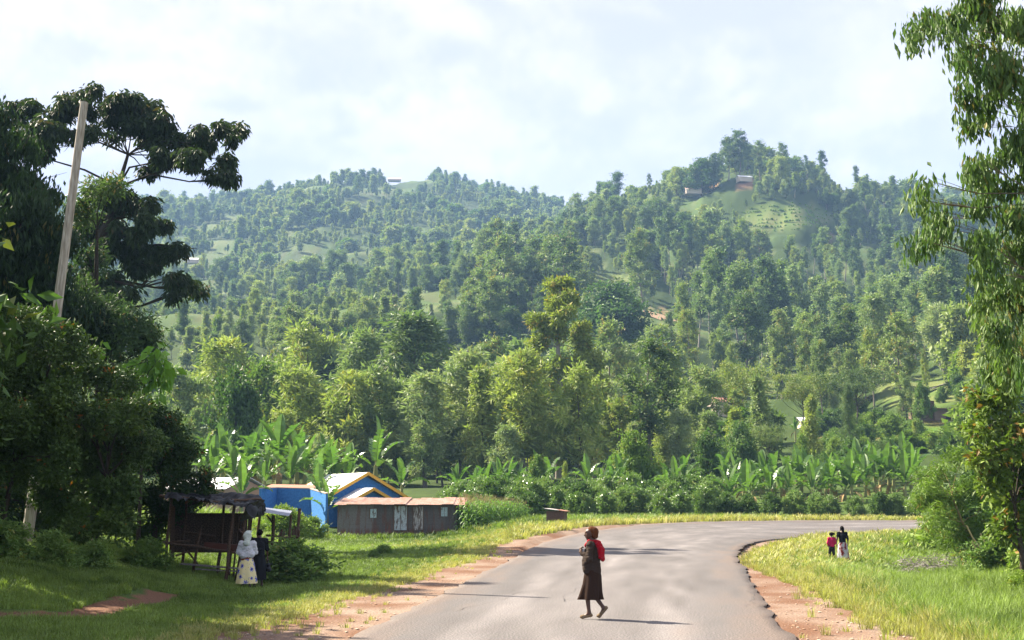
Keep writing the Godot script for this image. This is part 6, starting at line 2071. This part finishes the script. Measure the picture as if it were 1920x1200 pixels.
func build_trees() -> void:
	var rng := RandomNumberGenerator.new()
	rng.seed = 601
	# the tall tree of stacked clumps in the middle of the slope
	var foot := stand(1046, 165.0)
	var made := padded(px_pads([[1050, 535, 28, 17], [1032, 560, 22, 16], [1072, 562, 22, 18], [1050, 590, 34, 15], [1006, 612, 26, 18], [1048, 622, 34, 14], [1094, 612, 22, 20], [998, 650, 26, 20], [1090, 650, 30, 20], [1112, 690, 34, 26], [1058, 690, 36, 18], [1000, 690, 30, 20], [972, 722, 26, 30], [1092, 742, 34, 30], [1046, 735, 26, 20], [1124, 738, 26, 30], [1010, 770, 30, 26], [1070, 790, 34, 26]], 165.0, 2.2, 611), {leaves = 9, twig = 0.6, leaf = 0.6, leaf_w = 0.24, per_m3 = 38.0, a = Color(0.17, 0.23, 0.06), b = Color(0.3, 0.36, 0.1), droop = 0.25, young = 0.05, young_tone = Color(0.42, 0.3, 0.08), bark = Color(0.4, 0.36, 0.3)}, 612, foot, [foot - Vector3(0, 0.5, 0), spot(1047, 800, 165), spot(1050, 720, 165), spot(1046, 650, 165), spot(1050, 600, 165), spot(1050, 545, 165)], [0.45, 0.4, 0.34, 0.27, 0.2, 0.1])
	var big := thing("clump_headed_tree", "tallest mid-slope tree with stacked rounded leaf clumps and pale limbs", "tree", foot)
	part(big, "trunk", made[0], bark)
	part(big, "crown", made[1], foliage.yellow)
	var all := []
	# trees that can be picked out in the photograph: column, row of the top, distance, kind, tint, width factor, label
	var picked := [
		[985, 662, 142, "feather0", "yellow", 1.3, "light green slender tree before the tallest mid-slope tree"], [1095, 688, 140, "silky1", "yellow", 1.0, "pale yellow-green tree beside the tallest mid-slope tree"],
		[1222, 640, 150, "tall1", "deep", 1.25, "broad dark green tree with pointed top above the coffee bushes"], [762, 583, 190, "feather2", "deep", 1.5, "dark feathery tree above the shack"], [690, 622, 200, "silky0", "plain", 1.1, "rounded mid-green tree behind the blue gable"], [585, 608, 212, "silky1", "yellow", 1.1, "rounded yellow-green tree above the banana grove"],
		[645, 700, 150, "silky2", "yellow", 1.1, "pale tree standing close behind the banana grove"], [855, 655, 152, "feather1", "grey", 1.2, "greyish slender tree above the maize"], [905, 692, 146, "cone0", "yellow", 1.0, "small pointed light tree above the maize"], [722, 690, 152, "silky1", "plain", 1.1, "leafy tree directly behind the tall banana"], [800, 700, 148, "feather2", "grey", 1.3, "loose greyish tree above the shack's end"],
		[560, 690, 156, "silky0", "yellow", 1.15, "yellowish tree rising from the banana grove"], [480, 690, 172, "mango1", "yellow", 0.8, "rounded light tree left of the grove's bananas"], [440, 700, 138, "mango0", "deep", 0.7, "small dense dark tree over the bananas"], [415, 640, 190, "silky2", "yellow", 1.1, "yellow-green tree peeping over the bank shrubs"], [345, 690, 170, "silky1", "plain", 1.1, "tree half hidden by the bank shrubs"],
		[1430, 708, 150, "cone1", "plain", 0.9, "pale conical tree below the brown hut"], [1325, 690, 172, "feather0", "plain", 1.2, "slim tree beside the broad dark tree"], [1592, 718, 152, "fir0", "deep", 0.85, "dark needle-leaved tree with drooping branches and thin trunk"], [1440, 800, 138, "flat0", "plain", 0.6, "small flat-topped tree on the lower slope"], [1372, 690, 200, "flat1", "yellow", 1.0, "wide flat-topped tree by the brown hut"],
		[1605, 698, 196, "flat0", "deep", 1.1, "dark layered flat-topped tree above the needle-leaved tree"], [1500, 706, 204, "flat1", "yellow", 0.9, "light flat-topped tree above the white roof"], [1712, 790, 150, "cone0", "yellow", 0.75, "small conical yellow-green tree on the crop field"], [1640, 618, 232, "tall1", "yellow", 0.9, "orange-tipped dense tree below the plantation"], [1545, 640, 224, "tall0", "plain", 0.8, "rounded tree beside the orange-tipped tree"], [1508, 640, 226, "tall1", "plain", 0.7, "narrow pale tree beside the rounded one"], [1600, 655, 226, "tall0", "plain", 0.9, "dense green tree between two orange-tipped ones"],
		[1405, 545, 300, "tall0", "deep", 1.3, "large dark round-headed tree below the plantation"], [1295, 582, 300, "tall1", "yellow", 0.8, "yellowish round-headed tree by the sandy track"], [1250, 612, 280, "silky2", "plain", 1.3, "leafy tree below the sandy track"], [1140, 545, 330, "mango1", "deep", 1.3, "broad dark tree below the sandy track"], [1165, 640, 230, "silky0", "plain", 1.1, "small leafy tree behind the broad dark pointed one"],
		[1070, 425, 410, "tall1", "deep", 1.2, "dense dark tall tree on the middle ridge"], [1028, 440, 425, "tall0", "plain", 1.1, "tall rounded tree on the middle ridge"], [940, 444, 420, "tall1", "plain", 1.1, "tall leafy tree apart on the middle ridge"], [1213, 430, 450, "tall0", "plain", 1.1, "tall green tree above the sandy track"],
		[1322, 818, 122, "mango0", "deep", 0.75, "dense dark rounded tree behind the coffee bushes"], [1195, 820, 114, "mango1", "yellow", 0.85, "leafy young tree with thin trunks above the coffee bushes"], [1058, 868, 104, "cone1", "yellow", 0.6, "narrow creeper-covered tree rising from the coffee bushes"], [1010, 858, 108, "mango0", "plain", 0.6, "small leafy tree with brownish tips among the bananas"], [1500, 820, 135, "mango1", "yellow", 0.5, "small tree with light leaves above the banana row"], [1540, 850, 128, "mango0", "plain", 0.5, "small rounded bushy tree above the banana row"], [1380, 800, 140, "mango1", "plain", 0.75, "rounded tree with pale leaves beside the dark one"], [1660, 845, 135, "flat0", "deep", 0.5, "low dark flat-topped bush tree under the crop field"], [1730, 720, 185, "mango0", "plain", 0.55, "shrubby tree by the block house"], [1700, 700, 190, "silky1", "plain", 0.7, "slender tree by the upper road"], [1740, 655, 215, "tall1", "yellow", 0.5, "small orange-tipped tree beside the upper road"],
		[1400, 243, 690, "tall0", "deep", 1.2, "tallest clump-headed tree on the hilltop"], [1378, 256, 690, "tall1", "deep", 1.2, "dark tall tree on the crown of the hill"], [1350, 288, 690, "tall0", "deep", 1.1, "dark tree at the shoulder of the hilltop grove"], [1325, 300, 690, "mango0", "deep", 1.3, "rounded dark tree at the end of the hilltop grove"], [1440, 264, 692, "tall1", "plain", 1.1, "tall tree beside the hilltop grove"], [1480, 268, 700, "tall0", "plain", 1.0, "round-headed tree on the hill's descending crest"], [1165, 320, 760, "pole1", "deep", 1.6, "isolated tiered tree on the saddle skyline"], [1225, 326, 740, "tall1", "deep", 0.8, "tree on the skyline below the hill's shoulder"], [1530, 290, 712, "pole0", "deep", 1.0, "thin tall tree on the descending crest"], [1556, 284, 715, "pole2", "deep", 1.2, "bushy-topped thin tree on the descending crest"], [1625, 310, 728, "pole1", "deep", 1.1, "narrow pillar-like tree on the crest"], [1645, 326, 730, "pole0", "deep", 0.8, "thin narrow tree beside the pillar-like one"],
		[535, 334, 1130, "tall0", "deep", 1.2, "dark spreading tree on the far hill's skyline"], [815, 312, 1345, "pole2", "deep", 1.2, "first of the narrow trees on the hazy far ridge"], [832, 307, 1345, "pole0", "deep", 1.2, "tallest of the narrow trees on the hazy far ridge"], [848, 314, 1345, "pole1", "deep", 1.3, "bushy narrow tree on the hazy far ridge"], [485, 360, 1300, "mango0", "deep", 1.0, "lone round tree on the low far skyline"]]
	for t in picked:
		var at := stand(t[0], t[2])
		var h: float = spot(t[0], t[1], t[2]).y - at.y
		h = clampf(h, 2.5, 17.0 if t[2] > 1000 else 36.0)
		all.push_back([t[2], at, h, t[3], t[4], t[5], t[6], t[0], true])
	# the rest of the wood
	var d := 118.0
	while d < 1500.0:
		var gap := 7.4 + d * 0.006 if d < 520.0 else 7.6
		var u := -160.0 + rng.randf() * 30.0
		while u < 2080.0:
			var dd := d + rng.randf_range(-0.5, 0.5) * gap
			var uu := u + rng.randf_range(-0.5, 0.5) * gap / dd * FOCAL
			u += gap / dd * FOCAL * rng.randf_range(0.75, 1.3)
			var at := stand(uu, dd)
			var py := row_of(at.y, dd)
			if clearing_at(uu, py) > 0:
				continue
			var thin := patches.get_noise_2d(at.x * 0.25, dd * 0.25)
			if thin < (-0.2 if dd < 260.0 else -0.15):
				continue
			if dd < 135.0 and uu > 380.0 and uu < 660.0:
				continue
			if dd < 128.0 and uu > 1340.0:
				continue
			if uu > 1480.0 and dd < 235.0 and rng.randf() < 0.3:
				continue
			var kind: String = ["silky", "feather", "feather"][rng.randi() % 3] + str(rng.randi() % 3)
			var h := rng.randf_range(7.5, 12.5)
			var wide := rng.randf_range(0.9, 1.25)
			var roll := rng.randf()
			if uu > 1240.0 and dd > 285.0 and dd < 560.0:
				kind = "pole%d" % (rng.randi() % 3)
				h = rng.randf_range(17, 25)
				wide = rng.randf_range(0.9, 1.3)
				if roll < 0.15:
					kind = "tall%d" % (rng.randi() % 2)
			elif dd > 560.0:
				wide = rng.randf_range(0.8, 1.5)
				h = rng.randf_range(5.5, 12) if roll < 0.75 else rng.randf_range(12, 21)
				kind = ["silky0", "mango0", "feather1", "silky2", "pole1", "tall0", "feather0", "pole2"][rng.randi() % 8]
				if kind.begins_with("mango"):
					h *= 0.75
			elif uu > 900.0 and dd > 200.0:
				h = rng.randf_range(10, 18)
				if roll < 0.25:
					kind = "tall%d" % (rng.randi() % 2); h = rng.randf_range(14, 22)
				elif roll < 0.4:
					kind = "mango%d" % (rng.randi() % 2); h *= 0.6
			else:
				if roll < 0.1:
					kind = "pole%d" % (rng.randi() % 3); h *= 1.35
				elif roll < 0.24:
					kind = "mango%d" % (rng.randi() % 2); h *= 0.75
				elif roll < 0.36:
					kind = "cone%d" % (rng.randi() % 2); h *= 0.95
				elif roll < 0.48:
					kind = "tall%d" % (rng.randi() % 2); h *= rng.randf_range(1.0, 1.5)
				if dd < 160.0:
					h *= 0.75
			var stand_of := patches.get_noise_2d(at.x * 0.14 + 300.0, dd * 0.14)
			if dd > 210.0:
				h *= clampf(0.88 + 1.1 * stand_of + rng.randf_range(-0.15, 0.25), 0.5, 1.3) * (0.8 if dd > 600.0 else 1.0)
				wide *= clampf(1.0 + 0.4 * stand_of, 0.85, 1.15)
			var hides := 0
			for part_up in [0.35, 0.6, 0.85, 1.0]:
				var hit := clearing_at(uu, row_of(at.y + h * part_up, dd))
				if hit > 0 and hit < 5:
					hides = hit
			if hides > 0 and hides < 5 and rng.randf() < 0.9:
				continue
			var tint: String = ["plain", "grey", "yellow", "deep", "grey", "plain", "deep", "yellow"][rng.randi() % 8]
			if dd > 210.0 and stand_of > 0.1 and rng.randf() < 0.75:
				tint = ["deep", "deep", "plain"][rng.randi() % 3]
			elif dd > 210.0 and stand_of < -0.08 and rng.randf() < 0.75:
				tint = ["yellow", "grey", "yellow"][rng.randi() % 3]
			all.push_back([dd, at, h, kind, tint, wide, "", uu, false])
		d += gap * (0.92 if d < 520.0 else 0.8)
	all.sort_custom(func(a, b): return a[0] < b[0])
	var names := {"silky": "silky_oak_tree", "feather": "slender_tree", "cone": "conical_tree", "tall": "round_headed_tree", "pole": "plantation_tree", "mango": "broad_crowned_tree", "flat": "flat_topped_tree", "fir": "needle_tree"}
	var says := {"silky": "leafy oval tree", "feather": "slim feathery tree", "cone": "pointed light tree", "tall": "tall round-headed tree", "pole": "straight bare-stemmed tree", "mango": "broad rounded tree", "flat": "flat-topped tree", "fir": "needle-leaved tree"}
	var tones := {"plain": "mid-green", "grey": "greyish green", "yellow": "yellow-green", "deep": "dark green"}
	var count := {}
	var rest := {"far_feather": [[], []], "far_silky": [[], []], "far_tall": [[], []], "far_mango": [[], []], "far_pole": [[], []]}
	for t in all:
		var dd: float = t[0]
		var at: Vector3 = t[1]
		var base: String = t[3].rstrip("0123456789")
		var top := row_of(at.y + t[2], dd)
		var bottom := row_of(at.y, dd)
		var w: float = t[2] / kinds[t[3]][2] * t[5] * {"silky": 6.6, "cone": 5.8, "tall": 8.5, "pole": 5.2, "mango": 8.0, "flat": 9.0, "fir": 6.0, "feather": 5.2}[base] / dd * FOCAL
		var share := seen_share(t[7], top, bottom, w, false)
		seen_share(t[7], top, minf(bottom, top + (bottom - top) * 0.8), w, true)
		var single: bool = t[8] or (share > 0.14 and t[7] > 130 and t[7] < 1790 and count.get(base, 0) < 230 and dd < 760.0)
		if single:
			count[base] = count.get(base, 0) + 1
			var label: String = t[6]
			var group := ""
			if label == "":
				var zone := "on the near slope" if dd < 200.0 else ("on the middle slope" if dd < 330.0 else ("on the upper slope" if dd < 450.0 else "high on the hillside"))
				var u4: float = t[7]
				var by := "over the bank shrubs"
				if dd < 450.0:
					for z in [[330, "over the bank shrubs"], [660, "above the banana grove"], [870, "above the shack"], [1130, "round the clump-headed tree"], [1345, "above the coffee bushes"], [1560, "above the banana row"], [2000, "near the block house"]]:
						by = z[1]
						if u4 < z[0]:
							break
				else:
					for z in [[700, "below the far ridge"], [1130, "below the saddle"], [1400, "below the hilltop grove"], [1600, "below the terraced field"], [2000, "under the hill's falling crest"]]:
						by = z[1]
						if u4 < z[0]:
							break
				label = "%s %s %s %s" % [tones[t[4]], says[base], zone, by]
				group = "%s %ss %s %s" % [tones[t[4]], says[base], zone, by]
			plant_tree(names[base], label, "tree", t[3], t[4], at, t[2], t[5], rng.randf() * TAU, group)
		else:
			var key: String = {"silky": "far_silky", "feather": "far_feather", "cone": "far_silky", "tall": "far_tall", "pole": "far_pole", "mango": "far_mango", "flat": "far_mango", "fir": "far_silky"}[base]
			var k: float = t[2] / kinds[key][1]
			rest[key][0].push_back(Transform3D(Basis(Vector3.UP, rng.randf() * TAU).scaled(Vector3(k * t[5], k, k * t[5])), at))
			var m: Color = {"plain": Color(1, 1, 1), "grey": Color(1.22, 1.2, 1.5), "yellow": Color(1.25, 1.15, 0.85), "deep": Color(0.6, 0.7, 0.72)}[t[4]]
			rest[key][1].push_back(Color(m.r / 1.3, m.g / 1.3, m.b / 1.3))
	var far_mat := leafy("distant_leaves", Color(1, 1, 1), Color(0.62, 0.7, 0.3), 0.6, 0.3)
	var says_far := {"far_feather": "slim feathery trees making up the woods of the hills", "far_silky": "slender light trees making up the woods of the hills", "far_tall": "tall round-headed trees making up the woods of the hills", "far_mango": "broad dark trees making up the woods of the hills", "far_pole": "straight plantation trees filling the wooded hillside"}
	var rows := [[], []]
	for i in 5200:
		var d3 := rng.randf_range(590, 690)
		var at3 := stand(rng.randf_range(1400, 1580), d3)
		var py3 := row_of(at3.y, d3)
		if clearing_at(960.0 + FOCAL * at3.x / d3, py3) == 1 and fposmod(at3.y / 3.4, 1.0) < 0.16:
			var k3 := rng.randf_range(0.05, 0.13)
			rows[0].push_back(Transform3D(Basis(Vector3.UP, rng.randf() * TAU).scaled(Vector3.ONE * k3), at3))
			rows[1].push_back(Color(0.9, 1.0, 0.8))
	stuff("terrace_hedges", "low hedge rows along the terraces of the hill field", "hedge", kinds.far_mango[0], far_mat, rows[0], rows[1])
	for key in rest:
		print(key, " ", rest[key][0].size())
		stuff("distant_forest", says_far[key], "forest", kinds[key][0], far_mat, rest[key][0], rest[key][1])
	print(count)
